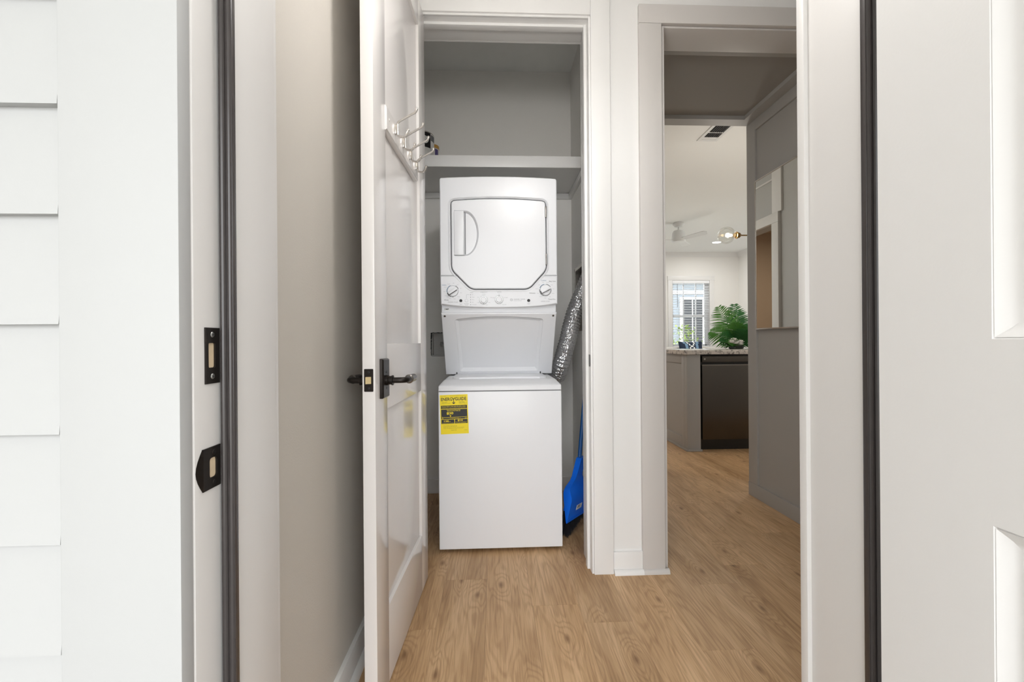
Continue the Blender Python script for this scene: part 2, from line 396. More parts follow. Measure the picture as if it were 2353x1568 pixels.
# outdoors
sbox('ground', [(-14, 16, -14, 0.60, -0.30, -0.20), (-14, 16, 9.6, 30, -0.30, -0.20), (-14, -2.7, 0.6, 9.6, -0.30, -0.20), (5.7, 16, 0.6, 9.6, -0.30, -0.20)], 'ground', 'pale ground outside the house')
sbox('porch_slab', [(-2.5, 2.5, -2.4, 0.598, -0.199, -0.03)], 'concrete', 'concrete porch slab at the entrance')
# ceiling over everything
sbox('ceiling', [(-0.72, 5.5, 0.60, 9.55, CH, CH + 0.15), (-2.5, -0.72, 3.0, 6.1, CH, CH + 0.15)], 'ceil', 'white ceiling')
sbox('added_porch_roof', [(-3.0, 3.2, -2.4, 0.57, 2.60, 2.75)], 'ceil', 'added unseen porch roof shading the siding')  # unseen roof, added to keep high sky light off the siding
sbox('added_porch_walls', [(-2.5, -2.38, -2.4, 0.57, -0.03, 2.60), (2.48, 2.6, -2.4, 0.57, -0.03, 2.60)], 'added_porch', 'added unseen porch side walls shading the siding')  # unseen walls, added to narrow the sky that reaches the siding
# entry exterior wall (core), opening X -0.40..0.605, head at 2.06
sbox('wall_front', [(-2.4, -0.402, 0.60, 0.795, -0.2, 3.0), (0.606, 5.5, 0.60, 0.795, -0.2, 3.0), (-0.402, 0.606, 0.60, 0.795, 2.07, 3.0)], 'wall', 'front wall around the entrance door')
# interior wall, left of the entry and closet
sbox('wall_closet_left', [(-0.70, -0.60, 1.947, 3.17, -0.02, CH)], 'wall', 'closet left wall')
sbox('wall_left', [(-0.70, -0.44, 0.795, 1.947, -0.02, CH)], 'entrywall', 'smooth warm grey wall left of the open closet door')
# closet wall: front y 1.947..2.10; openings X -0.33..0.433 (z<2.45), 0.755..1.66 (z<2.412)
sbox('wall_closet_front', [(-0.60, -0.34, 1.947, 2.10, 0, CH), (0.440, 0.755, 1.947, 2.10, 0, CH), (-0.34, 0.440, 1.947, 2.10, 2.452, CH), (0.755, 1.665, 1.947, 2.10, 2.412, CH), (1.665, 5.2, 1.947, 2.10, 0, CH)], 'trim', 'white wall with the closet and hallway openings')
# closet back with outlet-box hole X -0.412..-0.24 z .922...1.078
sbox('wall_closet_back', [(-0.60, -0.412, 3.04, 3.17, 0, CH), (-0.24, 0.77, 3.04, 3.17, 0, CH), (-0.412, -0.24, 3.04, 3.17, 0, 0.922), (-0.412, -0.24, 3.04, 3.17, 1.078, CH), (-0.412, -0.24, 3.13, 3.17, 0.922, 1.078)], 'wall', 'closet back wall behind the washer')
# closet right wall with dryer vent recess
sbox('wall_closet_right', [(0.545, 0.77, 2.10, 2.60, 0, CH), (0.545, 0.77, 2.915, 3.04, 0, CH), (0.545, 0.77, 2.60, 2.915, 0, 1.08), (0.545, 0.77, 2.60, 2.915, 1.475, CH), (0.66, 0.77, 2.60, 2.915, 1.08, 1.475)], 'wall', 'closet right wall with a recessed vent box')
# hall
sbox('wall_hall_right', [(1.692, 1.80, 2.10, 2.878, 0, CH)], 'greywall', 'grey hallway wall behind the mirror')
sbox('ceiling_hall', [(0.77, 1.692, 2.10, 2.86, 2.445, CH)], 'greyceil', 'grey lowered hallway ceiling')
# kitchen / living shell
sbox('wall_kitchen_left', [(0.65, 0.77, 3.17, 3.944, 0, CH), (0.65, 0.77, 4.75, 9.4, 0, CH), (0.65, 0.77, 3.944, 4.75, 2.06, CH)], 'greywall', 'grey wall with a doorway, seen in the mirror')
sbox('wall_kitchen_front', [(1.80, 5.32, 2.76, 2.88, 0, CH)], 'wall', 'kitchen wall on the entry side')
WX0, WX1, WZ0, WZ1 = 3.775, 4.575, 0.86, 2.265
YF = 9.25
VX0, VX1 = 1.25, 2.65
sbox('wall_far', [(0.77, VX0, YF, YF + 0.14, 0, CH), (VX1, WX0, YF, YF + 0.14, 0, CH), (VX0, VX1, YF, YF + 0.14, 0, WZ0), (VX0, VX1, YF, YF + 0.14, WZ1, CH), (WX1, 5.32, YF, YF + 0.14, 0, CH), (WX0, WX1, YF, YF + 0.14, 0, WZ0), (WX0, WX1, YF, YF + 0.14, WZ1, CH)], 'wall', 'far living room wall with a window')
sbox('wall_right', [(5.2, 5.32, 0.795, 5.2, 0, CH), (5.2, 5.32, 7.9, YF + 0.14, 0, CH), (5.2, 5.32, 5.2, 7.9, 2.15, CH)], 'wall', 'right living room wall')
# warm side room seen in the mirror
sbox('wall_side_room', [(-0.75, -0.65, 3.17, 6.0, 0, 2.6), (-0.65, 0.65, 3.17, 3.27, 0, 2.6), (-0.65, 0.65, 5.9, 6.0, 0, 2.6), (-0.75, 0.65, 3.17, 6.0, 2.45, 2.6)], 'tan', 'tan walls of the side room')

# --- trims
T = 'trim'
# closet casing and jamb (white)
tr = MB()
tr.bbox(0.436, 0.521, 1.930, 1.949, 0.0, 2.535, b=0.003)
tr.bbox(-0.44, 0.436, 1.930, 1.949, 2.437, 2.535, b=0.003)
tr.bbox(0.4275, 0.437, 1.939, 1.951, 0.0, 2.437, b=0.003); tr.bbox(-0.33, 0.4278, 1.9392, 1.9508, 2.428, 2.438, b=0.003)
tr.bbox(-0.425, -0.335, 1.930, 1.949, 0.0, 2.437, b=0.003)
tr.bbox(0.4275, 0.4405, 1.951, 2.102, 0.0, 2.44, b=0.002); tr.bbox(-0.3405, -0.327, 1.951, 2.102, 0.0, 2.44, b=0.002); tr.bbox(-0.3275, 0.4278, 1.9512, 2.1018, 2.4285, 2.4525, b=0.002)
tr.bbox(0.4155, 0.4285, 1.982, 2.018, 0.0, 2.43, b=0.003); tr.bbox(-0.328, -0.316, 1.982, 2.018, 0.0, 2.43, b=0.003); tr.bbox(-0.3165, 0.4160, 1.9825, 2.0175, 2.4165, 2.4295, b=0.003)
tr.bbox(0.4275, 0.51, 2.10, 2.12, 0.0, 2.43, b=0.003); tr.bbox(-0.59, 0.51, 2.1002, 2.1198, 2.4302, 2.515, b=0.003)
struct(tr.build('trim_1', T), 'white closet door casing and jamb')
# short wall between casings: baseboard and shoe
b = MB().bbox(0.5215, 0.6525, 1.934, 1.948, 0, 0.094, b=0.003)
struct(b.build('baseboard_closet', T), 'short white baseboard between the two door casings')
def shoe(x0, x1, y, h=0.02, dpt=0.018):
    n = 6; prof = [(0, 0)] + [(-dpt * math.cos(a), h * math.sin(a)) for a in [k * PI / 2 / n for k in range(n + 1)]]
    return MB().add([(x0, y + p, q) for p, q in prof] + [(x1, y + p, q) for p, q in prof], [tuple(range(len(prof))), tuple(range(2 * len(prof) - 1, len(prof) - 1, -1))] + [(i, (i + 1) % len(prof), len(prof) + (i + 1) % len(prof), len(prof) + i) for i in range(len(prof))])
struct(shoe(0.5225, 0.652, 1.9335).build('trim_2', T), 'white shoe moulding on the short wall')
struct(shoe(0.6525, 0.765, 1.9335).build('trim_3', 'greige'), 'grey shoe moulding under the hallway casing')
# hallway casing (greige)
tr = MB()
tr.bbox(0.649, 0.749, 1.928, 1.948, 0, 2.405, b=0.003); tr.bbox(0.649, 1.77, 1.928, 1.948, 2.406, 2.489, b=0.003); tr.bbox(1.671, 1.77, 1.928, 1.948, 0, 2.405, b=0.003)
tr.bbox(0.7485, 0.766, 1.945, 2.105, 0, 2.405, b=0.002); tr.bbox(1.655, 1.668, 1.945, 2.105, 0, 2.405, b=0.002); tr.bbox(0.7485, 1.668, 1.9495, 2.105, 2.399, 2.4125, b=0.002)
struct(tr.build('trim_4', 'greige'), 'pale grey casing around the hallway opening')
# hall flat crown boards
tr = MB()
tr.box(1.615, 1.693, 2.10, 2.875, 2.42, 2.4455); tr.box(0.77, 1.616, 2.79, 2.875, 2.42, 2.4455); tr.box(0.77, 0.835, 2.10, 2.79, 2.42, 2.4455); tr.box(0.835, 1.616, 2.10, 2.165, 2.42, 2.4455)
struct(tr.build('trim_5', 'greywall'), 'grey flat boards framing the hallway ceiling')
# header facing living room
sbox('wall_hall_header', [(0.77, 1.80, 2.86, 2.876, 2.4205, CH)], 'wall', 'header above the hallway end')
# hall right wall boards: stile, top rail, base, shoe
tr = MB()
tr.bbox(1.680, 1.694, 2.785, 2.880, 0.087, 2.42, b=0.002); tr.bbox(1.680, 1.694, 2.105, 2.785, 2.353, 2.42, b=0.002)
struct(tr.build('trim_6', 'greywall'), 'grey panel boards on the hallway wall')
struct(MB().bbox(1.678, 1.694, 2.105, 2.882, 0, 0.087, b=0.003).build('baseboard_hall', 'greywall'), 'grey hallway baseboard')
# left wall baseboard and shoe
b = MB().bbox(-0.442, -0.427, 0.80, 1.93, 0, 0.094, b=0.003); struct(b.build('baseboard_left', T), 'white baseboard along the left entry wall')
n = 6; prof = [(0, 0)] + [(0.018 * math.cos(a), 0.02 * math.sin(a)) for a in [k * PI / 2 / n for k in range(n + 1)]]
sh = MB().add([(-0.4275 + p, y, q) for y in (0.82, 1.93) for p, q in prof], [tuple(range(8)), tuple(range(15, 7, -1))] + [(i, (i + 1) % 8, 8 + (i + 1) % 8, 8 + i) for i in range(8)])
struct(sh.build('trim_7', T), 'white shoe moulding along the left entry wall')
# closet baseboard and shelf cleats
b = MB().bbox(-0.60, 0.545, 3.026, 3.041, 0, 0.094, b=0.003).bbox(0.531, 0.546, 2.12, 3.026, 0, 0.094, b=0.003)
struct(b.build('baseboard_closet_inside', T), 'baseboard inside the closet')
b = MB().bbox(-0.60, 0.545, 3.020, 3.041, 1.982, 2.019, b=0.002).bbox(0.524, 0.546, 2.60, 3.020, 1.982, 2.019, b=0.002)
struct(b.build('trim_8', T), 'white cleats carrying the closet shelf')
# far room crown and baseboard
tr = MB()
pr = [(0, 0), (0.015, 0), (0.02, 0.03), (0.06, 0.075), (0.065, 0.095), (0, 0.095)]
tr.add([(x, YF - p, CH - 0.095 + q) for x in (0.77, 5.2) for p, q in pr], [tuple(range(6)), tuple(range(11, 5, -1))] + [(i, (i + 1) % 6, 6 + (i + 1) % 6, 6 + i) for i in range(6)])
tr.add([(5.2 - p, y, CH - 0.095 + q) for y in (2.9, YF) for p, q in pr], [tuple(range(6)), tuple(range(11, 5, -1))] + [(i, (i + 1) % 6, 6 + (i + 1) % 6, 6 + i) for i in range(6)])
struct(tr.build('trim_9', T), 'white crown moulding in the living room')
# doorway casing on kitchen left wall (seen in mirror)
tr = MB()
tr.bbox(0.769, 0.80, 3.85, 3.944, 0, 2.06, b=0.003); tr.bbox(0.769, 0.80, 4.75, 4.84, 0, 2.06, b=0.003); tr.bbox(0.769, 0.80, 3.85, 4.84, 2.0605, 2.15, b=0.003)
tr.bbox(0.769, 0.79, 3.82, 3.95, 2.15, CH, b=0.003); tr.bbox(0.769, 0.78, 3.95, 4.8, 2.46, 2.475, b=0.002)
struct(tr.build('trim_10', 'greige'), 'pale doorway casing reflected in the mirror')

# --- entrance: exterior trim, jamb, weatherstrip
tr = MB().bbox(-0.533, -0.389, 0.575, 0.5985, -0.15, 2.2, b=0.002)
struct(tr.build('trim_11', 'siding'), 'wide white exterior trim board beside the siding')
# jamb left: rounded nose, rabbet face, stop
tr = MB().bbox(-0.4015, -0.3885, 0.5988, 0.665, -0.03, 2.07, b=0.006, seg=3).bbox(-0.4015, -0.378, 0.668, 0.803, -0.03, 2.058, b=0.003)
struct(tr.build('trim_12', 'jamb'), 'white left entrance jamb with strike plates')
tr = MB().bbox(-0.46, -0.380, 0.7955, 0.815, 0.0, 2.12, b=0.003)
struct(tr.build('trim_13', 'jamb'), 'interior casing edge of the entrance')
tr = MB().bbox(0.592, 0.6055, 0.5988, 0.668, -0.03, 2.07, b=0.004).bbox(0.580, 0.6055, 0.6685, 0.803, -0.03, 2.058, b=0.003).bbox(0.572, 0.66, 0.7955, 0.815, 0, 2.12, b=0.003)
struct(tr.build('trim_14', 'jamb'), 'white right entrance jamb beside the open front door')
tr = MB().bbox(-0.3885, 0.592, 0.62, 0.803, 2.058, 2.071, b=0.002)
struct(tr.build('trim_15', 'jamb'), 'entrance head jamb')
tr = MB().bbox(-0.40, 0.605, 0.56, 0.80, -0.03, -0.002, b=0.004)
struct(tr.build('trim_16', 'bronze'), 'dark entrance threshold')
def weatherstrip(name, x0, x1, label):
    # two rounded ribs of bulb gasket
    b = MB(); xm = (x0 + x1) / 2
    b.bbox(min(x0, x1), max(x0, x1), 0.6575, 0.6675, -0.02, 2.056, b=0.002)
    b.tube([(x0 + (x1 - x0) * 0.28, 0.657, -0.02), (x0 + (x1 - x0) * 0.28, 0.657, 2.056)], 0.0042, 10)
    b.tube([(x0 + (x1 - x0) * 0.76, 0.658, -0.02), (x0 + (x1 - x0) * 0.76, 0.658, 2.056)], 0.0036, 10)
    return tag(b.build(name, 'rubber'), label, 'weatherstrip')
weatherstrip('weatherstrip', -0.3883, -0.3695, 'dark bulb weatherstrip beside the strike plates on the left jamb')
weatherstrip('weatherstrip', 0.590, 0.5695, 'dark weatherstrip between the right jamb and the open front door')
# lap siding: children of an exterior wall structure
ws = MB().box(-2.4, -0.534, 0.598, 0.602, -0.15, 3.0)
siding = struct(ws.build('wall_exterior', 'siding'), 'white lap siding outside the entrance')
zb = 1.317 - 0.136 * 10
lap = None
for i in range(22):
    z0 = zb + i * 0.136
    v = [(-2.4, 0.5755, z0), (-0.5335, 0.5755, z0), (-0.5335, 0.5885, z0), (-2.4, 0.5885, z0), (-2.4, 0.5865, z0 + 0.137), (-0.5335, 0.5865, z0 + 0.137), (-0.5335, 0.5985, z0 + 0.137), (-2.4, 0.5985, z0 + 0.137)]
    if lap is None:
        mb = MB().add([(p[0], p[1], p[2] - z0) for p in v], [(0, 1, 5, 4), (3, 2, 1, 0), (2, 3, 7, 6), (4, 5, 6, 7), (0, 4, 7, 3), (1, 2, 6, 5)])
        lap = mb.build('siding_board', 'siding', siding, 0, local=True); lap.location.z = z0
    else:
        o = lap.copy(); C.objects.link(o); o.parent = siding; o.location = (0, 0, z0)

# --- strike plates on left jamb (X = -0.3885 plane)
JX = -0.3885
def rect_hole(y0, y1, z0, z1): return [(y0, z0), (y1, z0), (y1, z1), (y0, z1)]
def strike(name, outline, hole, screws, label, lip=None):
    t = thing(name, label, 'strike plate', (JX, 0.635, sum(p[1] for p in outline) / len(outline)))
    b = MB().prism(outline, YZ, JX + 0.0022, JX - 0.001, 0.0004, holes=[hole])
    if lip: b.add(*lip)
    b.build('plate', 'bronze', t)
    MB().prism([tuple(q) for q in offset_poly(hole, 0.0002)], YZ, JX + 0.0003, JX - 0.001).build('mortise', 'rawwood', t)
    for (y, z) in screws:
        s_ = MB().lathe([(0.0001, 0.0032), (0.0032, 0.003), (0.004, 0.0022), (0.004, 0)], (JX, y, z), 'x', 14)
        so = s_.build('screw', 'screw' if name == 'deadbolt_strike' else 'bronze', t)
        c = MB().box(JX + 0.0031, JX + 0.00335, y - 0.0024, y + 0.0024, z - 0.0004, z + 0.0004).box(JX + 0.0031, JX + 0.00335, y - 0.0004, y + 0.0004, z - 0.0024, z + 0.0024)
        c.build('slot', 'black', so)
    return t
oz = 1.003
strike('deadbolt_strike', rect_hole(0.6225, 0.6535, oz - 0.0385, oz + 0.0385), [tuple(p) for p in round_poly(rect_hole(0.6285, 0.6425, oz - 0.0165, oz + 0.0175), 0.0025, 3)],
       [(0.6365, oz + 0.029), (0.6365, oz - 0.0285)], 'black rectangular deadbolt strike with two bright screws on the jamb')
lz = 0.849
ol = [(0.6155, lz - 0.0285), (0.6535, lz - 0.0285), (0.6535, lz + 0.0285), (0.6155, lz + 0.0285)]
n = 8; lv = []
for k in range(n + 1):
    q = k / n; zz = lz - 0.0285 + 0.057 * q; bul = math.sin(PI * q)
    lv.append((JX + 0.0022, 0.6155, zz)); lv.append((JX + 0.0010 - 0.001 * bul, 0.6155 - 0.013 * bul, zz)); lv.append((JX + 0.0005 - 0.001 * bul, 0.6155 - 0.012 * bul, zz))
lf = [(3 * k + a, 3 * k + a + 1, 3 * k + a + 4, 3 * k + a + 3) for k in range(n) for a in (0, 1)]
strike('latch_strike', ol, [tuple(p) for p in round_poly(rect_hole(0.6290, 0.6445, lz - 0.0135, lz + 0.0135), 0.005, 4)],
       [(0.6385, lz + 0.021), (0.6385, lz - 0.021)], 'black lipped latch strike on the jamb below the deadbolt plate', (lv, lf))

# --- front door (open outward on the right)
FD = thing('door_1', None, None, (0.585, 0.605, 0), math.radians(-90) - math.radians(1.0))
struct(FD, 'white panelled front door swung open on the right')
# local: x along door away from hinge; local +y = world +x side; visible (interior) face is local -y
W, FY0, FY1 = 0.955, -0.045, 0.0
st = 0.148
cols = [(st, 0.435), (0.52, W - st)]
rows = [(0.23, 0.815), (1.02, 1.60), (1.71, 1.92)]
outer = [(0.0, 0.012), (W, 0.012), (W, 2.035), (0.0, 2.035)]
holes = [[(a, c), (b_, c), (b_, d), (a, d)] for (a, b_) in cols for (c, d) in rows]
MB().prism(outer, XZ, FY0, FY1, 0.002, holes=holes).build('door_slab', 'frontdoor', FD, local=True)
for (a, b_) in cols:
    for (c, d) in rows:
        p = MB()
        lv = [(0.0, -0.0445), (0.004, -0.0415), (0.010, -0.037), (0.016, -0.035), (0.030, -0.035), (0.055, -0.0425), (0.06, -0.043)]
        V = []
        for off, yy in lv: V += [(a + off, yy, c + off), (b_ - off, yy, c + off), (b_ - off, yy, d - off), (a + off, yy, d - off)]
        Fc = [(4 * k + i, 4 * k + (i + 1) % 4, 4 * k + 4 + (i + 1) % 4, 4 * k + 4 + i) for k in range(len(lv) - 1) for i in range(4)] + [tuple(range(4 * len(lv) - 4, 4 * len(lv)))]
        p.add(V, Fc).build('door_panel', 'frontdoor', FD, 20, local=True)

# ================================================================== CLOSET DOOR
HX, HY = -0.284, 1.942
d = (-0.04875, -0.99848)
CDR = math.atan2(d[1], d[0])
CD = thing('door_2', None, None, (HX, HY, 0), CDR)
struct(CD, 'white two panel closet door standing open')
DW_, DT, DH = 0.711, 0.035, 2.42
def dpart(name, x0, x1, z0, z1, y0=-DT, y1=0.0, m='doorpaint'):
    return MB().bbox(x0, x1, y0, y1, z0, z1, b=0.0015).build(name, m, CD, local=True)
SW = 0.116
dpart('stile', 0, SW, 0.01, DH); dpart('stile', DW_ - SW, DW_, 0.01, DH)
dpart('rail', SW, DW_ - SW, 0.01, 0.236); dpart('rail', SW, DW_ - SW, 0.822, 1.014); dpart('rail', SW, DW_ - SW, 2.302, DH)
dpart('panel', SW - 0.003, DW_ - SW + 0.003, 0.23, 0.826, -DT + 0.011, -0.011); dpart('panel', SW - 0.003, DW_ - SW + 0.003, 1.010, 2.306, -DT + 0.011, -0.011)
# hinges at the back edge
for hz in (0.25, 1.22, 2.2):
    MB().tube([(-0.004, -DT - 0.004, hz - 0.045), (-0.004, -DT - 0.004, hz + 0.045)], 0.006, 10).build('hinge', 'bronze', CD, local=True)
# lever set
hs, hz = 0.640, 0.916
for side in (1, -1):
    y0 = 0.0 if side == 1 else -DT
    pl = MB().prism(round_poly([(hs - 0.031, hz - 0.056), (hs + 0.031, hz - 0.056), (hs + 0.031, hz + 0.056), (hs - 0.031, hz + 0.056)], 0.003, 2), XZ, y0 + side * 0.011, y0 - side * 0.0002, 0.0035)
    po = pl.build('rosette', 'bronze', CD, local=True)
    lz_ = hz - 0.006
    lv = MB()
    lv.lathe([(0.015, 0.0105 * side), (0.015, 0.017 * side), (0.0125, 0.019 * side), (0.0125, 0.026 * side), (0.0145, 0.0265 * side), (0.0145, 0.030 * side), (0.0085, 0.031 * side)], (hs, y0, lz_), 'y', 20)
    pts = [(hs, y0 + side * 0.030, lz_), (hs, y0 + side * 0.046, lz_)]
    for k in range(1, 9):
        a = k / 8 * PI / 2; pts.append((hs - 0.020 * (1 - math.cos(a)), y0 + side * (0.046 + 0.020 * math.sin(a)), lz_))
    pts.append((hs - 0.040, y0 + side * 0.066, lz_))
    lv.tube(pts, [0.0085] * (len(pts) - 1) + [0.0095], 14)
    lo = lv.build('lever', 'bronze', CD, local=True)
    g = MB(); gx = hs - 0.040
    g.tube([(gx + 0.003, y0 + side * 0.066, lz_), (gx, y0 + side * 0.066, lz_), (gx - 0.001, y0 + side * 0.066, lz_), (gx - 0.006, y0 + side * 0.066, lz_), (gx - 0.058, y0 + side * 0.066, lz_), (gx - 0.062, y0 + side * 0.066, lz_)], [0.010, 0.0135, 0.0135, 0.012, 0.0115, 0.009], 18)
    g.build('grip', 'steel', lo, local=True)
    if side == 1:
        for zz in (hz + 0.018, hz - 0.028):
            MB().lathe([(0.0001, 0.0122), (0.0035, 0.0118), (0.0038, 0.0105)], (hs, 0, zz), 'y', 12).build('screw', 'black', po, local=True)
lp = MB().prism(round_poly([(-DT / 2 - 0.0125, hz - 0.031), (-DT / 2 + 0.0125, hz - 0.031), (-DT / 2 + 0.0125, hz + 0.031), (-DT / 2 - 0.0125, hz + 0.031)], 0.002, 2), lambda a, b, dd: (dd, a, b), DW_ + 0.0012, DW_ - 0.001, 0.0003)
lpo = lp.build('latch_plate', 'bronze', CD, local=True)
lb = MB().add([(DW_ + 0.001, -DT / 2 - 0.007, hz - 0.0095), (DW_ + 0.001, -DT / 2 + 0.007, hz - 0.0095), (DW_ + 0.010, -DT / 2 - 0.006, hz - 0.0095), (DW_ + 0.001, -DT / 2 - 0.007, hz + 0.0095), (DW_ + 0.001, -DT / 2 + 0.007, hz + 0.0095), (DW_ + 0.010, -DT / 2 - 0.006, hz + 0.0095)],
                [(0, 2, 1), (3, 4, 5), (0, 3, 5, 2), (2, 5, 4, 1), (0, 1, 4, 3)])
lb.build('latch_bolt', 'brass', lpo, local=True)
for zz in (hz + 0.022, hz - 0.022):
    MB().lathe([(0.0001, 0.0018), (0.0033, 0.0014), (0.0035, 0.001)], (DW_, -DT / 2, zz), 'x', 12).build('screw', 'black', lpo, local=True)
# strike on closet right jamb
MBs = MB().prism([tuple(p) for p in round_poly([(1.944, 0.905), (1.972, 0.905), (1.972, 0.958), (1.944, 0.958)], [0.012, 0.001, 0.001, 0.012], 4)], YZ, 0.4262, 0.4285, 0.0003)
tag(MBs.build('closet_strike', 'bronze'), 'small dark strike plate on the closet right jamb', 'strike plate')
# hook rail on the door
HR = thing('hook_rail', 'white rail of four brushed metal double hooks on the closet door', 'hook rail', (HX, HY, 0), CDR)
MB().prism(round_poly([(0.170, 1.648), (0.604, 1.648), (0.604, 1.722), (0.170, 1.722)], 0.002, 2), XZ, 0.0065, -0.0105, 0.004).build('rail', 'doorpaint', HR, local=True)
for k, s_ in enumerate((0.512, 0.414, 0.316, 0.218)):
    h = MB()
    def curve(ps, m=6):
        out = []
        P = [Vector(p) for p in ps]
        for i in range(len(P) - 1):
            p0, p1, p2, p3 = P[max(i - 1, 0)], P[i], P[i + 1], P[min(i + 2, len(P) - 1)]
            for j in range(m):
                t = j / m; out.append(0.5 * ((2 * p1) + (-p0 + p2) * t + (2 * p0 - 5 * p1 + 4 * p2 - p3) * t * t + (-p0 + 3 * p1 - 3 * p2 + p3) * t ** 3))
        out.append(P[-1]); return out
    for off in (-0.0035, 0.0035):
        pass
    path = curve([(s_, 0.076, 1.760), (s_, 0.075, 1.751), (s_, 0.069, 1.743), (s_, 0.050, 1.733), (s_, 0.022, 1.717), (s_, 0.0155, 1.711), (s_, 0.0145, 1.700), (s_, 0.0145, 1.683), (s_, 0.0165, 1.672), (s_, 0.024, 1.668), (s_, 0.036, 1.668), (s_, 0.044, 1.675), (s_, 0.0475, 1.685), (s_, 0.0485, 1.692)])
    rr_ = [0.0036] * len(path)
    for i, q in enumerate((0.0012, 0.0036, 0.0046, 0.0047, 0.0046, 0.0043)): rr_[i] = q; rr_[-1 - i] = q
    h.tube(path, rr_, 10)
    ho = h.build('hook', 'chrome', HR, local=True)
    MB().bbox(s_ - 0.006, s_ + 0.006, 0.006, 0.0115, 1.676, 1.706, b=0.002).build('mount', 'chrome', ho, local=True)
for s_ in (0.575, 0.20):
    MB().lathe([(0.0001, 0.0085), (0.004, 0.008), (0.0045, 0.006)], (s_, 0, 1.69), 'y', 12).build('screw_cap', 'doorpaint', HR, local=True)

# ================================================================== LAUNDRY CENTRE
LX0, LX1 = -0.262, 0.334
LC = thing('laundry_center', 'white stacked dryer over washer standing inside the closet', 'washer dryer', ((LX0 + LX1) / 2, 2.45, 0))
WF = 2.167
MB().bbox(LX0, LX1, WF, 2.78, 0.018, 0.7775, b=0.005, seg=3).build('washer_cabinet', 'enamel', LC)
MB().box(LX0 + 0.004, LX1 - 0.004, WF + 0.004, 2.775, 0.776, 0.784).build('seam', 'seam', LC)
for fx in (LX0 + 0.05, LX1 - 0.05):
    for fy in (WF + 0.06, 2.72): MB().lathe([(0.022, 0), (0.022, 0.008), (0.012, 0.010), (0.012, 0.02)], (fx, fy, 0.0), 'z', 14).build('foot', 'black', LC)
# top cover
def ring(x0, x1, y0, y1, z, r=0.012, k=4):
    return [(a, b, z) for a, b in round_poly([(x0, y0), (x1, y0), (x1, y1), (x0, y1)], r, k)]
lv = [ring(LX0, LX1, WF, 2.78, 0.782, 0.006), ring(LX0, LX1, WF, 2.78, 0.801, 0.006), ring(LX0 + 0.0015, LX1 - 0.0015, WF + 0.003, 2.78, 0.806, 0.007), ring(LX0 + 0.006, LX1 - 0.006, WF + 0.012, 2.78, 0.811), ring(LX0 + 0.020, LX1 - 0.020, WF + 0.060, 2.78, 0.828), ring(LX0 + 0.026, LX1 - 0.026, WF + 0.072, 2.78, 0.830)]
nn = len(lv[0]); V = [p for l in lv for p in l]
Fc = [(k * nn + i, k * nn + (i + 1) % nn, (k + 1) * nn + (i + 1) % nn, (k + 1) * nn + i) for k in range(len(lv) - 1) for i in range(nn)] + [tuple(range(nn - 1, -1, -1)), tuple(range((len(lv) - 1) * nn, len(lv) * nn))]
MB().add(V, Fc).build('washer_top', 'enamel', LC, 30)
# lid with curved front
lid = [(-0.205, 2.505), (-0.205, 2.30)] + [(-0.195 + 0.462 * k / 16, 2.262 + 0.018 * (1 - (2 * k / 16 - 1) ** 2) - 0.0 + (0.02 if k in (0, 16) else 0)) for k in range(17)] + [(0.277, 2.30), (0.277, 2.505)]
lid_o = MB().prism(lid, XY, 0.8385, 0.829, 0.003).build('washer_lid', 'enamel', LC)
for hx in (-0.198, 0.266):
    MB().bbox(hx - 0.003, hx + 0.003, 2.492, 2.508, 0.830, 0.850, b=0.001).build('lid_hinge', 'black', lid_o)
# slanted mid section: face from (y 2.300, z 1.166) to (y 2.510, z .836)
SA = Vector((0, 2.300, 1.166)); SB = Vector((0, 2.512, 0.836)); SLn = (SB - SA).length; sd = (SB - SA) / SLn; sn = Vector((0, -sd.z, sd.y)).normalized()
if sn.y > 0: sn = -sn
def SL(a, b, dd):  # a = x, b = distance down the slope, dd = depth inwards
    p = SA + sd * b - sn * dd; return (a, p.y, p.z)
body = MB().add([(x, y, z) for x in (LX0 + 0.003, LX1 - 0.003) for y, z in ((2.303, 1.166), (2.515, 0.836), (2.78, 0.836), (2.78, 1.166))], [(0, 1, 2, 3), (7, 6, 5, 4), (0, 4, 5, 1), (1, 5, 6, 2), (2, 6, 7, 3), (3, 7, 4, 0)])
body.build('support_body', 'enamel', LC, 0)
top_arc = [(-0.19 + 0.452 * k / 14, 0.036 - 0.016 * (1 - (2 * k / 14 - 1) ** 2)) for k in range(15)]
inner = round_poly([(-0.178, 0.362)] + top_arc + [(0.250, 0.362)], [0.012, 0.014] + [0] * 13 + [0.014, 0.012], 5)
outer = [(LX0 + 0.003, 0.0), (LX1 - 0.003, 0.0), (LX1 - 0.003, SLn - 0.006), (LX0 + 0.003, SLn - 0.006)]
MB().prism(outer, SL, -0.009, 0.004, 0.003, holes=[inner]).build('front_panel', 'enamel', LC)
i2 = offset_poly(inner, 0.016)
b = MB(); V = [SL(a, q, -0.0075) for a, q in inner] + [SL(a, q, 0.0005) for a, q in i2]; k = len(inner)
b.add(V, [(i, (i + 1) % k, k + (i + 1) % k, k + i) for i in range(k)]).build('recess_border', 'enamel', LC, 50)
b = MB(); b.prism(i2, SL, 0.0004, 0.004).build('recess_face', 'enamel', LC)
for sx in (LX0 + 0.020, LX1 - 0.020):
    m_ = MB().lathe([(0.0001, 0.004), (0.004, 0.0035), (0.0055, 0.001), (0.0055, -0.004)], (0, 0, 0), 'y', 14)
    rotm = Matrix.Translation(Vector(SL(sx, 0.014, -0.009))) @ sn.to_track_quat('Y', 'Z').to_matrix().to_4x4()
    m_.xf(rotm).build('panel_screw', 'steel', LC)
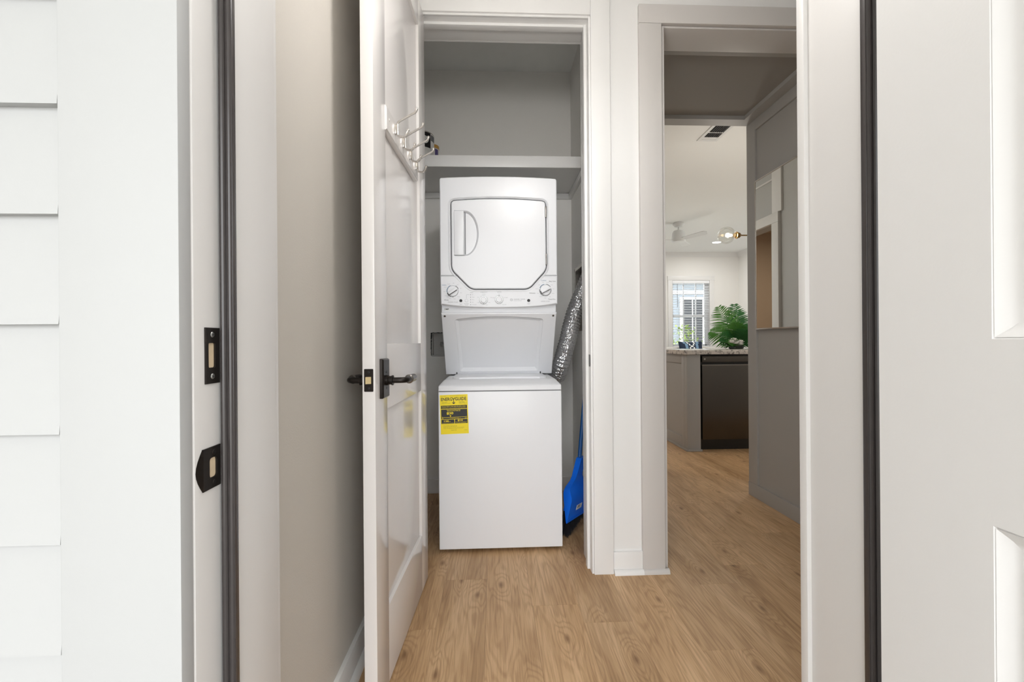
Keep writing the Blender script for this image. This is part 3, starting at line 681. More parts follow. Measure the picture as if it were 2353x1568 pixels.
# dryer body
DF = 2.285
MB().bbox(LX0 + 0.004, LX1 + 0.001 - 0.004, DF + 0.030, 2.78, 1.164, 1.846, b=0.006).build('dryer_cabinet', 'enamel', LC)
MB().bbox(LX0 + 0.004, LX1 - 0.004, DF + 0.022, DF + 0.06, 1.166, 1.215, b=0.003).build('lower_strip', 'enamel_soft', LC)
stk = MB().box(-0.245, -0.219, DF + 0.0214, DF + 0.0222, 1.1795, 1.1895).build('service_sticker', 'paper', LC)
sp = MB()
for a0, a1, z0, z1 in ((-0.2435, -0.2395, 1.187, 1.1885), (-0.2425, -0.2408, 1.181, 1.188), (-0.2375, -0.2330, 1.1835, 1.1875), (-0.2325, -0.2275, 1.1825, 1.188), (-0.2265, -0.222, 1.184, 1.1885)): sp.box(a0, a1, DF + 0.0211, DF + 0.0216, z0, z1)
sp.build('print', 'print', stk)
# door outline
DO = [(-0.2035, 1.7335)] + [(-0.2035 + 0.4795 * k / 12, 1.7335 + 0.0115 * (1 - (2 * k / 12 - 1) ** 2)) for k in range(1, 12)] + [(0.276, 1.7335), (0.2775, 1.385), (0.188, 1.2865), (-0.106, 1.2865), (-0.2025, 1.385)]
rad = [0.022] + [0] * 11 + [0.022, 0.06, 0.06, 0.06, 0.06]
DO = round_poly(DO, rad, 7)
if area2(DO) < 0: DO = DO[::-1]
hole = offset_poly(DO, -0.005)
zs = 1.3535
def split(poly, z, above):
    """open chain of poly on one side of z, ordered, with crossing points"""
    n = len(poly); ch = []
    res = []
    for i in range(n):
        a, b_ = poly[i], poly[(i + 1) % n]
        ia = (a[1] > z) == above
        if ia: res.append(('p', a))
        if (a[1] > z) != (b_[1] > z):
            t = (z - a[1]) / (b_[1] - a[1]); res.append(('x', (a[0] + t * (b_[0] - a[0]), z)))
    # rotate so chain starts and ends with crossing
    idx = [i for i, r in enumerate(res) if r[0] == 'x']
    for st_ in idx:
        rot = res[st_:] + res[:st_]
        if rot[-1][0] == 'x': return [r[1] for r in rot]
    return [r[1] for r in res]
upc = split(hole, zs + 0.0008, True); loc_ = split(hole, zs - 0.0008, False)
if upc[0][0] < upc[-1][0]: upc = upc[::-1]    # from right to left over the top
topo0 = [(LX1 + 0.001 - 0.594 * k / 14, 1.851 + 0.009 * (1 - (2 * k / 14 - 1) ** 2)) for k in range(15)]
topo = round_poly([(LX1 + 0.001, zs + 0.0008), topo0[0]], 0)[1:] ; topo = [(LX1 + 0.001, 1.838), (LX1 - 0.0005, 1.845), (LX1 - 0.005, 1.8505)] + topo0[1:-1] + [(LX0 + 0.006, 1.8505), (LX0 + 0.0015, 1.845), (LX0, 1.838)]
up_poly = [(LX1 + 0.001, zs + 0.0008)] + topo + [(LX0, zs + 0.0008)] + upc[::-1]
MB().prism(up_poly, XZ, DF, DF + 0.034, 0.004).build('dryer_front', 'enamel', LC)
if loc_[0][0] > loc_[-1][0]: loc_ = loc_[::-1]  # left to right under the door
boto = [(LX1 + 0.001 - 0.594 * k / 14, 1.2095 - 0.019 * (1 - abs(2 * k / 14 - 1) ** 2.6)) for k in range(15)]
lo_poly = [(LX0, zs - 0.0008)] + loc_ + [(LX1 + 0.001, zs - 0.0008)] + boto
CP = MB().prism(lo_poly, XZ, DF - 0.002, DF + 0.034, 0.004).build('control_panel', 'enamel_soft', LC)
MB().prism(offset_poly(DO, -0.012), XZ, DF + 0.018, DF + 0.032).build('door_gasket', 'seam', LC)
# raised lip round the door opening
lip = offset_poly(DO, -0.0125)
MB().tube([(a, DF - 0.0005, q) for a, q in lip + lip[:2]], 0.0032, 8, False).build('door_lip', 'enamel', LC, 60)
# dryer door with D-shaped grip dish
dish = [(-0.137, 1.6815)] + [(-0.137 + 0.068 * math.sin(PI * k / 16), 1.569 + 0.1125 * math.cos(PI * k / 16)) for k in range(1, 16)] + [(-0.137, 1.4565), (-0.186, 1.4565), (-0.186, 1.6815)]
if area2(dish) < 0: dish = dish[::-1]
dd_ = MB().prism(DO, XZ, DF - 0.002, DF + 0.018, 0.004, holes=[dish]).build('dryer_door', 'enamel', LC)
di = offset_poly(dish, 0.006); k = len(dish)
V = [(a, DF + 0.0005, q) for a, q in dish] + [(a, DF + 0.0125, q) for a, q in di]
MB().add(V, [(i, (i + 1) % k, k + (i + 1) % k, k + i) for i in range(k)]).build('grip_dish', 'enamel', dd_, 60)
MB().prism(di, XZ, DF + 0.0124, DF + 0.0165).build('grip_floor', 'enamel', dd_)
MB().bbox(-0.190, -0.140, DF - 0.010, DF + 0.006, 1.4570, 1.6810, b=0.004).build('door_handle', 'enamel', dd_)
MB().bbox(-0.1345, -0.1325, DF - 0.001, DF + 0.012, 1.4630, 1.6750, b=0.0008).build('handle_edge', 'seam', dd_)
for z0, z1 in ((1.651, 1.708), (1.408, 1.465)):
    MB().bbox(0.2745, 0.2815, DF - 0.0065, DF + 0.012, z0, z1, b=0.002).build('door_hinge', 'steel', LC)
# knobs
def disc_arc(mb, cx, cz, r0, r1, a0, a1, y, n=10):
    V = []
    for k in range(n + 1):
        a = math.radians(a0 + (a1 - a0) * k / n)
        V += [(cx + r0 * math.cos(a), y, cz + r0 * math.sin(a)), (cx + r1 * math.cos(a), y, cz + r1 * math.sin(a))]
    mb.add(V, [(2 * k, 2 * k + 1, 2 * k + 3, 2 * k + 2) for k in range(n)])
PY = DF - 0.0026
ink = MB(); blu = MB(); gry = MB()
TP = lambda a, b: (a, PY, b)
for cx, cz, kind in ((-0.1985, 1.2755, 0), (0.2725, 1.2795, 1)):
    kb = MB().lathe([(0.0275, 0.0), (0.0270, -0.006), (0.0245, -0.0085), (0.0001, -0.009)], (cx, DF - 0.002, cz), 'y', 36).build('cycle_knob', 'enamel_soft', CP)
    g = MB().bbox(-0.026, 0.026, -0.013, 0, -0.0075, 0.0075, b=0.003)
    an = math.radians(33 if kind == 0 else 27)
    g.xf(Matrix.Translation((cx, DF - 0.0095, cz)) @ Matrix.Rotation(-an, 4, 'Y')); g.build('knob_grip', 'enamel', kb)
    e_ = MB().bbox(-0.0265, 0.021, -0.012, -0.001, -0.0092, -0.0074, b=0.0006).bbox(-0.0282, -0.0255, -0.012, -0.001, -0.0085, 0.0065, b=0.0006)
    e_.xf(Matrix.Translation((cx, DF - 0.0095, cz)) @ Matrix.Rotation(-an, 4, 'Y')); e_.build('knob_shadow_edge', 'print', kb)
    disc_arc(gry, cx, cz, 0.0278, 0.0288, 0, 360, PY, 40)
    if kind == 0:
        disc_arc(blu, cx, cz, 0.0292, 0.0312, 112, 190, PY)
        for a0, a1 in ((22, 44), (48, 62), (200, 212), (216, 232), (236, 256), (262, 276)): disc_arc(ink, cx, cz, 0.0292, 0.0312, a0, a1, PY, 4)
    else:
        disc_arc(blu, cx, cz, 0.0292, 0.0312, 102, 160, PY)
        for a0, a1 in ((32, 80), (174, 206), (210, 222)): disc_arc(ink, cx, cz, 0.0292, 0.0312, a0, a1, PY, 6)
        for q in range(14): disc_arc(ink, cx, cz, 0.0288, 0.0316, 228 + q * 10.6, 234 + q * 10.6, PY, 2)
    for q in range(11):
        a = math.radians(q * 32.7 + (8 if kind else 20)); r = 0.0405
        text_on(gry, random.choice(('Normal', 'More', 'Less', 'Light', 'Heavy')), 0.0042, cx + (r + 0.002) * math.cos(a), cz + r * math.sin(a), TP)
for cx, cz, nd in ((-0.0435, 1.2295, -90), (0.0355, 1.2315, 90)):
    kb = MB().lathe([(0.0205, 0.0), (0.0205, -0.005), (0.019, -0.007), (0.0165, -0.007)], (cx, DF - 0.002, cz), 'y', 30).build('selector_ring', 'screw', CP)
    MB().lathe([(0.0165, -0.004), (0.016, -0.013), (0.013, -0.0155), (0.0001, -0.016)], (cx, DF - 0.002, cz), 'y', 28).build('selector_knob', 'enamel_soft', kb)
    a = math.radians(nd); MB().bbox(cx - 0.0012, cx + 0.0012, DF - 0.0095, DF - 0.0085, cz + 0.0180 * math.sin(a) - 0.003, cz + 0.0180 * math.sin(a) + 0.003, b=0.0003).build('pointer', 'print', kb)
for cx in (-0.1585, 0.1865):
    MB().lathe([(0.0075, 0.0), (0.0072, -0.004), (0.0055, -0.0048), (0.0035, -0.0042), (0.0001, -0.0038)], (cx, DF - 0.002, 1.2265), 'y', 22).build('start_button', 'black', CP)
MB().lathe([(0.0072, 0.0), (0.0070, -0.002), (0.0001, -0.0024)], (-0.130, DF - 0.002, 1.2265), 'y', 22).build('rinse_button', 'enamel_soft', CP)
disc_arc(gry, -0.130, 1.2265, 0.0076, 0.0083, 0, 360, PY, 24)
for q in range(5): ink.add([(-0.1095, PY, 1.2545 - q * 0.0127), (-0.1075, PY, 1.2545 - q * 0.0127), (-0.1075, PY, 1.2590 - q * 0.0127), (-0.1095, PY, 1.2590 - q * 0.0127)], [(0, 1, 2, 3)])
for q, tx in enumerate(('Fill', 'Wash', 'Rinse', 'Spin', 'Lid Locked')): text_on(gry, tx, 0.0050, -0.102, 1.2568 - q * 0.0127, TP, 'LEFT')
gry.add([(-0.130, PY, 1.2375), (-0.1292, PY, 1.2375), (-0.1292, PY, 1.2573), (-0.130, PY, 1.2573)], [(0, 1, 2, 3)]); gry.add([(-0.130, PY, 1.2566), (-0.114, PY, 1.2566), (-0.114, PY, 1.2573), (-0.130, PY, 1.2573)], [(0, 1, 2, 3)])
for tx, sz, a, q in (('Status', .0065, -.103, 1.2680), ('Temperature', .0070, -.043, 1.2700), ('Options', .0070, .036, 1.2705), ('Tap Cold', .0048, -.043, 1.2590), ('Hot', .0048, -.071, 1.2440), ('Cold', .0048, -.071, 1.2170), ('Cool', .0048, -.015, 1.2170), ('Warm', .0048, -.026, 1.2045), ('Off', .0048, .036, 1.2585), ('Extra Rinse', .0048, .0035, 1.2420), ('End Signal', .0048, .070, 1.2420), ('Auto Soak', .0048, .062, 1.2055), ('WASHER CYCLES', .0065, -.199, 1.2190), ('DRYER CYCLES', .0065, .2720, 1.2215), ('WASHER / DRYER', .0075, .1395, 1.2325), ('UNITIZED SPACEMAKER', .0038, .130, 1.2250), ('Start', .0070, -.158, 1.2085), ('Start', .0070, .187, 1.2095), ('Rinse/Spin', .0058, -.130, 1.2105), ('Extend', .0048, -.130, 1.2040)):
    text_on(gry, tx, sz, a, q, TP)
for tx, sz, a, q in (('Whites', .0078, -.2310, 1.2300), ('Easy Care', .0085, .3085, 1.3240), ('Timed Dry', .0085, .3050, 1.2320), ('Delicates', .0082, .2060, 1.2640)): text_on(ink, tx, sz, a, q, TP)
for tx, sz, a, q in (('Colors', .0080, -.2420, 1.3060), ('Cottons', .0080, .2640, 1.3285)): text_on(blu, tx, sz, a, q, TP)
for mb_, nm_, mt_, lb_ in ((ink, 'panel_lettering', 'dialprint', 'dark cycle names and dial marks'), (blu, 'panel_blue_marks', 'blueprint', 'blue dial marks and names')):
    o = mb_.build(nm_, mt_, CP, 0); o['label'] = lb_; o['kind'] = 'stuff'
# round emblem with script monogram
disc_arc(gry, 0.0985, 1.2300, 0.0055, 0.0066, 0, 360, PY, 28); text_on(gry, 'GE', 0.0078, 0.0985, 1.2300, TP)
o = gry.build('panel_small_print', 'greyprint', CP, 0); o['label'] = 'fine grey lettering and round emblem'; o['kind'] = 'stuff'

# --- yellow energy label
EW, EH = 0.1335, 0.1885
ec = (-0.1860, 0.6695); er = math.radians(1.6)
def EG(a, b, dd=0.0):
    x = a - EW / 2; z = b - EH / 2
    return (ec[0] + x * math.cos(er) - z * math.sin(er), WF - 0.0004 - dd, ec[1] + x * math.sin(er) + z * math.cos(er))
EGp = lambda a, b, dd: EG(a, b, dd)
lab = MB().prism([(0, 0), (EW, 0), (EW, EH), (0, EH)], EGp, 0.0004, -0.0003).build('energy_label', 'yellow', LC); lab['label'] = 'yellow energy guide sticker'
k_ = MB(); y_ = MB()
def R(mb, x0, x1, z0, z1, dd): mb.add([EG(x0, z0, dd), EG(x1, z0, dd), EG(x1, z1, dd), EG(x0, z1, dd)], [(0, 1, 2, 3)])
u = EW / 62.0  # label drawn on a 62-wide grid; z measured from bottom
H62 = EH / u
k1 = lambda a, b: EG(a * u, b * u, 0.0007); k2 = lambda a, b: EG(a * u, b * u, 0.0010)
def Rk(x0, x1, z0, z1): R(k_, x0 * u, x1 * u, z0 * u, z1 * u, 0.0007)
def Ry(x0, x1, z0, z1): R(y_, x0 * u, x1 * u, z0 * u, z1 * u, 0.0010)
text_on(k_, 'ENERG', 9.8, 15.1, 77.6, k1, wfit=25.0, bold=0.02); text_on(k_, 'GUIDE', 9.8, 46.2, 77.6, k1, wfit=25.0, bold=0.02)
# long Y with arrow tail
for x0, z0, x1, z1, ww in ((27.6, 81, 30.6, 77, 1.5), (33.6, 81, 30.6, 77, 1.5), (30.6, 77.4, 30.6, 67.5, 1.3), (27.6, 70.6, 30.6, 67.2, 1.5), (33.6, 70.6, 30.6, 67.2, 1.5)):
    dx, dz = x1 - x0, z1 - z0; l_ = math.hypot(dx, dz); px, pz = -dz / l_ * ww / 2, dx / l_ * ww / 2
    k_.add([k1(x0 + px, z0 + pz), k1(x1 + px, z1 + pz), k1(x1 - px, z1 - pz), k1(x0 - px, z0 - pz)], [(0, 1, 2, 3)])
text_on(k_, 'U.S. Government', 1.5, 3, 84.8, k1, 'LEFT'); text_on(k_, 'Federal law prohibits removal of this label before consumer purchase', 1.4, 59, 84.8, k1, 'RIGHT', wfit=36)
for q, tx in enumerate(('Clothes Washer', 'Capacity Class: Compact')): text_on(k_, tx, 1.9, 4, 70.9 - q * 1.9, k1, 'LEFT')
for q, tx in enumerate(('General Electric', 'Models: GUD24', 'Capacity: 2.3 cubic feet')): text_on(k_, tx, 1.9, 42, 71.6 - q * 1.8, k1, 'LEFT')
Rk(2, 60, 56.4, 63.8); Rk(2, 60, 33.6, 55.2); Rk(2, 30.6, 23.2, 32.6); Rk(32, 60, 23.2, 32.6)
text_on(y_, 'Compare ONLY to other labels with yellow numbers.', 2.7, 31, 61.3, k2, wfit=54, bold=0.02); text_on(y_, 'Labels with yellow numbers are based on the same test procedures.', 2.1, 31, 58.3, k2, wfit=54)
text_on(y_, 'Estimated Yearly Energy Cost', 2.8, 30, 53.2, k2, wfit=30, bold=0.02); text_on(y_, '(when used with an electric water heater)', 1.8, 30, 50.9, k2, wfit=29)
text_on(y_, '$20', 7.2, 21.5, 46.3, k2, wfit=15, bold=0.03)
y_.add([k2(20.4, 41.8), k2(24.6, 41.8), k2(22.5, 38.2)], [(0, 2, 1)])
Ry(4, 58, 37.0, 37.7); Ry(4, 4.7, 34.5, 39.2); Ry(57.3, 58, 34.5, 39.2); Ry(17, 17.5, 36, 37.2); Ry(30, 30.5, 36, 37.2); Ry(44, 44.5, 36, 37.2)
text_on(y_, '$9', 1.9, 6, 34.7, k2); text_on(y_, '$38', 1.9, 55.5, 34.7, k2); text_on(y_, 'Cost Range of Similar Models', 1.7, 31, 35.2, k2, wfit=21)
text_on(y_, '138', 5.0, 12.2, 28.8, k2, wfit=10.5, bold=0.03); text_on(y_, 'kWh', 2.1, 20.4, 28.0, k2); text_on(y_, 'Estimated Yearly Electricity Use', 1.8, 16.3, 24.8, k2, wfit=25)
text_on(y_, '$14', 5.0, 43.5, 29.8, k2, wfit=11, bold=0.03); text_on(y_, 'Estimated Yearly Energy Cost', 1.8, 46, 26.6, k2, wfit=25); text_on(y_, '(when used with a natural gas water heater)', 1.5, 46, 24.6, k2, wfit=22)
for q, (tx, wf) in enumerate((('Your cost will depend on your utility rates and use.', 30), ('Cost range based only on compact capacity models.', 30), ('Estimated energy cost based on six wash loads a week and a national average', 46), ('electricity cost of 14 cents per kWh and natural gas cost of $1.21 per therm.', 44))): text_on(k_, tx, 1.6, 6, 19.2 - q * 2.25, k1, 'LEFT', wfit=wf)
text_on(k_, 'ftc.gov/energy', 2.0, 29, 8.6, k1, wfit=12); text_on(k_, '290D2226', 1.5, 55, 7.6, k1, wfit=7)
for mb_, nm_, mt_ in ((k_, 'label_print', 'print'), (y_, 'label_numbers', 'yellow')):
    o = mb_.build(nm_, mt_, lab, 0); o['kind'] = 'stuff'

# ================================================================== CLOSET THINGS
sh = MB().bbox(-0.60, 0.545, 2.575, 2.597, 2.020, 2.086, b=0.002)
shf = MB().box(-0.60, 0.545, 2.597, 3.04, 2.020, 2.040)
st_ = thing('closet_shelf', 'white wooden shelf across the closet above the dryer', 'shelf', (0.05, 2.8, 2.02))
sh.build('nosing', T, st_); shf.build('board', T, st_)
# paint can
pcx, pcy, pz = -0.421, 2.684, 2.0402
pc = thing('paint_can', 'paint can with black label and wire bail at the left end of the shelf', 'paint can', (pcx, pcy, pz))
R0 = 0.083
MB().lathe([(R0, 0.0), (R0 + 0.001, 0.003), (R0 - 0.001, 0.006), (R0 - 0.001, 0.196), (R0 + 0.001, 0.199), (R0, 0.202), (R0 - 0.008, 0.202), (R0 - 0.010, 0.196), (0.0001, 0.196)], (pcx, pcy, pz), 'z', 40).build('can_body', 'chrome', pc)
def wrap(a0, a1, z0, z1, rr, n=14):
    V = []
    for k in range(n + 1):
        a = math.radians(a0 + (a1 - a0) * k / n)
        for q in (z0, z1): V.append((pcx + rr * math.cos(a), pcy + rr * math.sin(a), pz + q))
    return MB().add(V, [(2 * k, 2 * k + 2, 2 * k + 3, 2 * k + 1) for k in range(n)])
wrap(-180, -35, 0.006, 0.108, R0 + 0.0002, 30).build('grey_label', 'canlabel', pc); wrap(-180, -35, 0.108, 0.196, R0 + 0.0003, 30).build('black_label', 'black', pc)
wrap(-34, 40, 0.006, 0.196, R0 + 0.0002).build('white_label', 'canwhite', pc); wrap(-33, 0, 0.155, 0.190, R0 + 0.0005).build('label_patch', 'seam', pc)
ea = math.radians(-62); ex, ey = pcx + (R0 + 0.001) * math.cos(ea), pcy + (R0 + 0.001) * math.sin(ea)
ear = MB().lathe([(0.022, 0), (0.022, 0.004), (0.013, 0.006), (0.012, 0.002), (0.006, 0.002), (0.006, 0.008), (0.0001, 0.009)], (0, 0, 0), 'x', 22)
ear.xf(Matrix.Translation((ex, ey, pz + 0.150)) @ Matrix.Rotation(ea, 4, 'Z')).build('bail_ear', 'canlabel', pc)
w0 = Vector((ex + 0.009 * math.cos(ea), ey + 0.009 * math.sin(ea), pz + 0.150))
MB().tube([w0, w0 + Vector((-0.03, -0.008, -0.028)), w0 + Vector((-0.075, -0.006, -0.052)), w0 + Vector((-0.12, 0.02, -0.055))], 0.0014, 6).build('wire_bail', 'chrome', pc)
# small canister
qx, qy = -0.363, 2.808
sc_ = thing('small_canister', 'small canister with amber lid and purple label behind the paint can', 'canister', (qx, qy, 2.0402))
MB().lathe([(0.040, 0), (0.040, 0.178)], (qx, qy, 2.0402), 'z', 30).build('canister_body', 'canwhite', sc_)
MB().lathe([(0.0415, 0.172), (0.0415, 0.190), (0.039, 0.194), (0.0001, 0.194)], (qx, qy, 2.0402), 'z', 30).build('lid', 'orange', sc_)
V = []
for k in range(9):
    a = math.radians(-62 + 34 * k / 8)
    for q in (0.05, 0.166): V.append((qx + 0.0404 * math.cos(a), qy + 0.0404 * math.sin(a), 2.04 + q))
MB().add(V, [(2 * k, 2 * k + 2, 2 * k + 3, 2 * k + 1) for k in range(8)]).build('label_band', 'purple', sc_)

# utility outlet box in back wall
ub = thing('outlet_box', 'recessed laundry outlet box with a ragged cut edge left of the washer', 'outlet box', (-0.33, 3.04, 0.922))
MB().box(-0.409, -0.243, 3.120, 3.1295, 0.925, 1.075).box(-0.4115, -0.405, 3.05, 3.1295, 0.925, 1.075).box(-0.409, -0.243, 3.05, 3.1295, 1.071, 1.0775).box(-0.409, -0.243, 3.05, 3.1295, 0.9225, 0.929).build('box_shell', 'canwhite', ub)
rg = MB(); random.seed(3)
for k in range(18):
    z = 0.926 + k * 0.0085; rg.box(-0.4135 - random.uniform(0, 0.002), -0.4105 + random.uniform(0, 0.004 if k > 9 else 0.001), 3.0385, 3.042, z, z + 0.0086)
for k in range(18):
    x = -0.412 + k * 0.0095; rg.box(x, x + 0.0096, 3.0385, 3.042, 1.0775 - random.uniform(0, 0.0015), 1.0800 + random.uniform(0, 0.002)); rg.box(x, x + 0.0096, 3.0388, 3.042, 0.9215, 0.9225 + random.uniform(0, 0.0008))
rg.build('cut_edge', 'dark', ub)
MB().tube([(-0.345, 3.10, 1.0), (-0.345, 3.055, 1.0)], 0.012, 12).tube([(-0.345, 3.058, 1.018), (-0.345, 3.058, 0.985)], 0.008, 10).build('valve', 'screw', ub)
# dryer vent box liner
vb = thing('vent_box', 'recessed metal dryer vent box in the closet right wall', 'vent box', (0.545, 2.75, 1.08))
MB().box(0.6485, 0.6585, 2.603, 2.912, 1.083, 1.472).box(0.5465, 0.6585, 2.9075, 2.9135, 1.083, 1.472).box(0.5465, 0.6585, 2.603, 2.912, 1.466, 1.4735).box(0.541, 0.5445, 2.595, 2.92, 1.468, 1.485).box(0.541, 0.5445, 2.908, 2.922, 1.075, 1.485).build('liner', 'chrome', vb)
# flexible foil duct
dp = [Vector(p) for p in ((0.300, 2.872, 0.81), (0.372, 2.845, 0.80), (0.400, 2.760, 0.81), (0.412, 2.68, 0.885), (0.450, 2.665, 1.02), (0.482, 2.68, 1.14), (0.525, 2.70, 1.26), (0.572, 2.72, 1.37), (0.600, 2.74, 1.44))]
cr = []
for i in range(len(dp) - 1):
    p0, p1, p2, p3 = dp[max(i - 1, 0)], dp[i], dp[i + 1], dp[min(i + 2, len(dp) - 1)]
    for j in range(26):
        t = j / 26; cr.append(0.5 * ((2 * p1) + (-p0 + p2) * t + (2 * p0 - 5 * p1 + 4 * p2 - p3) * t * t + (-p0 + 3 * p1 - 3 * p2 + p3) * t ** 3))
fm = MB(); cum = 0; rr_ = []
for i, p in enumerate(cr):
    if i: cum += (p - cr[i - 1]).length
    rr_.append(0.0500 - 0.010 * max(0, (i - 140) / 62) + 0.0028 * math.sin(cum / 0.0185 * 2 * PI))
fm.tube(cr, rr_, 44, False)
random.seed(5)
fm.v = [tuple(q + random.uniform(-0.0011, 0.0011) for q in p) for p in fm.v]
fdu = thing('vent_duct', 'crinkled silver foil dryer duct beside the washer', 'duct', (0.400, 2.76, 0.76))
fm.build('foil_hose', 'foil', fdu, 25)
MB().tube([cr[2], cr[6]], 0.0535, 32, False).build('clamp', 'chrome', fdu)

# broom and dustpan (behind the right jamb)
lean = Vector((0.112, 0.10, 1.0)).normalized()
br = thing('broom', 'broom with black bristles and blue handle leaning in the closet corner', 'broom', (0.42, 2.36, 0.0))
b0 = Vector((0.444, 2.400, 0.16))
MB().tube([b0 - lean * 0.03, b0 + lean * 0.74], 0.0105, 14).build('handle', 'bluetube', br)
# angled block
ca, sa_ = math.cos(math.radians(52)), math.sin(math.radians(52))
def BR(a, bb, dd): return (0.422 + a * ca - dd * sa_, 2.378 + a * sa_ + dd * ca, bb)
MB().prism(round_poly([(-0.075, 0.125), (0.085, 0.150), (0.045, 0.20), (0.0, 0.215), (-0.045, 0.19)], 0.008, 3), BR, -0.018, 0.018, 0.003).build('block', 'blue', br)
bs = MB(); random.seed(11)
for k in range(650):
    a = random.uniform(-0.074, 0.084); dd = random.uniform(-0.016, 0.016); zt = 0.128 + (a + 0.075) * 0.15; 
    zb_ = 0.002 + (a + 0.075) * 0.30 + random.uniform(0, 0.012); sp_ = -0.016 + random.uniform(-0.006, 0.006) + a * 0.10
    p0 = BR(a, zt, dd); p1 = BR(a + sp_ * 0.5, (zt + zb_) / 2, dd * 1.2 + random.uniform(-.002, .002)); p2 = BR(a + sp_, zb_, dd * 1.5)
    bs.tube([p0, p1, p2], [0.0015, 0.0014, 0.0008], 3, False)
bs.build('bristles', 'bristle', br, 60)
# dustpan, underside towards the jamb
dpn = thing('dustpan', 'bright blue dustpan clipped onto the broom beside the washer', 'dustpan', (0.42, 2.32, 0.09))
ca, sa_ = math.cos(math.radians(50)), math.sin(math.radians(50))
def DP(a, z, dd):  # a along width from left corner, z up, dd depth behind the underside
    lx = 0.27 * min(z - 0.09, 0.15) + 0.30 * max(0, z - 0.24)
    return (0.370 + lx + a * ca - dd * sa_, 2.262 + lx * 0.3 + a * sa_ + dd * ca, z)
WDT = 0.225
# shell sections: (z, a0, a1, depth_side, depth of underside)
rows_ = [(0.090, 0.0, WDT, 0.000, 0.004), (0.104, 0.003, WDT - 0.003, 0.002, 0.013), (0.150, 0.003, WDT - 0.003, 0.002, 0.032), (0.195, 0.003, WDT - 0.003, 0.003, 0.050), (0.212, 0.003, WDT - 0.003, 0.008, 0.056), (0.228, 0.005, WDT - 0.005, 0.018, 0.062), (0.242, 0.010, WDT - 0.010, 0.030, 0.066), (0.254, 0.022, WDT - 0.022, 0.038, 0.068), (0.266, 0.046, WDT - 0.046, 0.043, 0.070), (0.277, 0.066, WDT - 0.066, 0.046, 0.072), (0.290, 0.078, WDT - 0.078, 0.047, 0.075), (0.310, 0.084, WDT - 0.084, 0.048, 0.078), (0.382, 0.085, WDT - 0.085, 0.048, 0.080), (0.388, 0.086, WDT - 0.086, 0.049, 0.079)]
V = []; na = 9
for z, a0, a1, d0, d1 in rows_:
    sec = []
    for k in range(na): sec.append((a0 + (a1 - a0) * k / (na - 1), d0))
    for k in range(1, 4): sec.append((a1, d0 + (d1 - d0) * k / 3))
    for k in range(1, na): sec.append((a1 - (a1 - a0) * k / (na - 1), d1))
    for k in range(1, 3): sec.append((a0, d1 - (d1 - d0) * k / 3))
    V += [DP(a, z, dd) for a, dd in sec]
ns = len(sec)
Fc = [(r * ns + i, r * ns + (i + 1) % ns, (r + 1) * ns + (i + 1) % ns, (r + 1) * ns + i) for r in range(len(rows_) - 1) for i in range(ns)] + [tuple(range(ns - 1, -1, -1)), tuple(range((len(rows_) - 1) * ns, len(rows_) * ns))]
MB().add(V, Fc).build('pan', 'blue', dpn, 40)
MB().prism([(0.001, 0.0905), (WDT - 0.001, 0.0905), (WDT - 0.004, 0.1035), (0.004, 0.1035)], DP, -0.0012, 0.003).build('lip', 'blue', dpn)
bc = MB().prism([(0.075, 0.134), (0.130, 0.134), (0.130, 0.158), (0.075, 0.158)], DP, 0.0008, 0.0030).build('barcode_sticker', 'paper', dpn)
kk = MB()
for q in range(9):
    a = 0.082 + q * 0.0032; kk.add([DP(a, 0.142, 0.0004), DP(a + 0.0016, 0.142, 0.0004), DP(a + 0.0016, 0.156, 0.0004), DP(a, 0.156, 0.0004)], [(0, 1, 2, 3)])
kk.build('bars', 'print', bc, 0)

# ================================================================== HALL MIRROR
mi = thing('wall_mirror', 'tall frameless look mirror with thin metal edge on the hallway wall', 'mirror', (1.68, 2.45, 1.08))
MB().box(1.6625, 1.6745, 2.112, 2.756, 1.086, 2.010).build('glass', 'mirror', mi, 0)
MB().bbox(1.660, 1.6785, 2.754, 2.762, 1.080, 2.016, b=0.002).bbox(1.660, 1.6785, 2.106, 2.114, 1.080, 2.016, b=0.002).bbox(1.660, 1.6785, 2.114, 2.754, 1.080, 1.088, b=0.002).bbox(1.660, 1.6785, 2.114, 2.754, 2.008, 2.016, b=0.002).build('frame', 'chrome', mi)
MB().box(1.6745, 1.6915, 2.13, 2.74, 1.10, 2.0).build('backing', 'dark', mi)

# ================================================================== KITCHEN
PX = 1.77
pen = thing('peninsula_cabinet', 'grey painted end panel and post of the kitchen peninsula', 'cabinet', (1.83, 4.3, 0))
MB().bbox(PX, 1.893, 4.010, 4.06, 0.0, 0.884, b=0.002).build('post', 'cab', pen)
MB().box(PX + 0.012, 1.911, 4.06, 4.66, 0.0, 0.884).build('carcass', 'cab', pen)
MB().bbox(PX, PX + 0.014, 4.06, 4.13, 0.0, 0.884, b=0.002).bbox(PX, PX + 0.014, 4.60, 4.66, 0.0, 0.884, b=0.002).bbox(PX, PX + 0.014, 4.13, 4.60, 0.80, 0.884, b=0.002).bbox(PX, PX + 0.014, 4.13, 4.60, 0.0, 0.11, b=0.002).build('side_frame', 'cab', pen)
MB().bbox(PX - 0.012, PX, 3.998, 4.66, 0, 0.02, b=0.006).bbox(PX, 1.905, 3.998, 4.010, 0, 0.02, b=0.006).build('shoe_moulding', 'cab', pen)
dwx0, dwx1 = 1.918, 2.516
dw = thing('dishwasher', 'stainless dishwasher with black toe kick under the granite counter', 'dishwasher', (2.215, 4.35, 0))
MB().box(dwx0 - 0.005, dwx1 + 0.003, 4.075, 4.62, 0.0, 0.878).build('tub', 'black', dw)
MB().bbox(dwx0 + 0.006, dwx1 - 0.003, 4.04, 4.075, 0.098, 0.782, b=0.006).build('door', 'darksteel', dw)
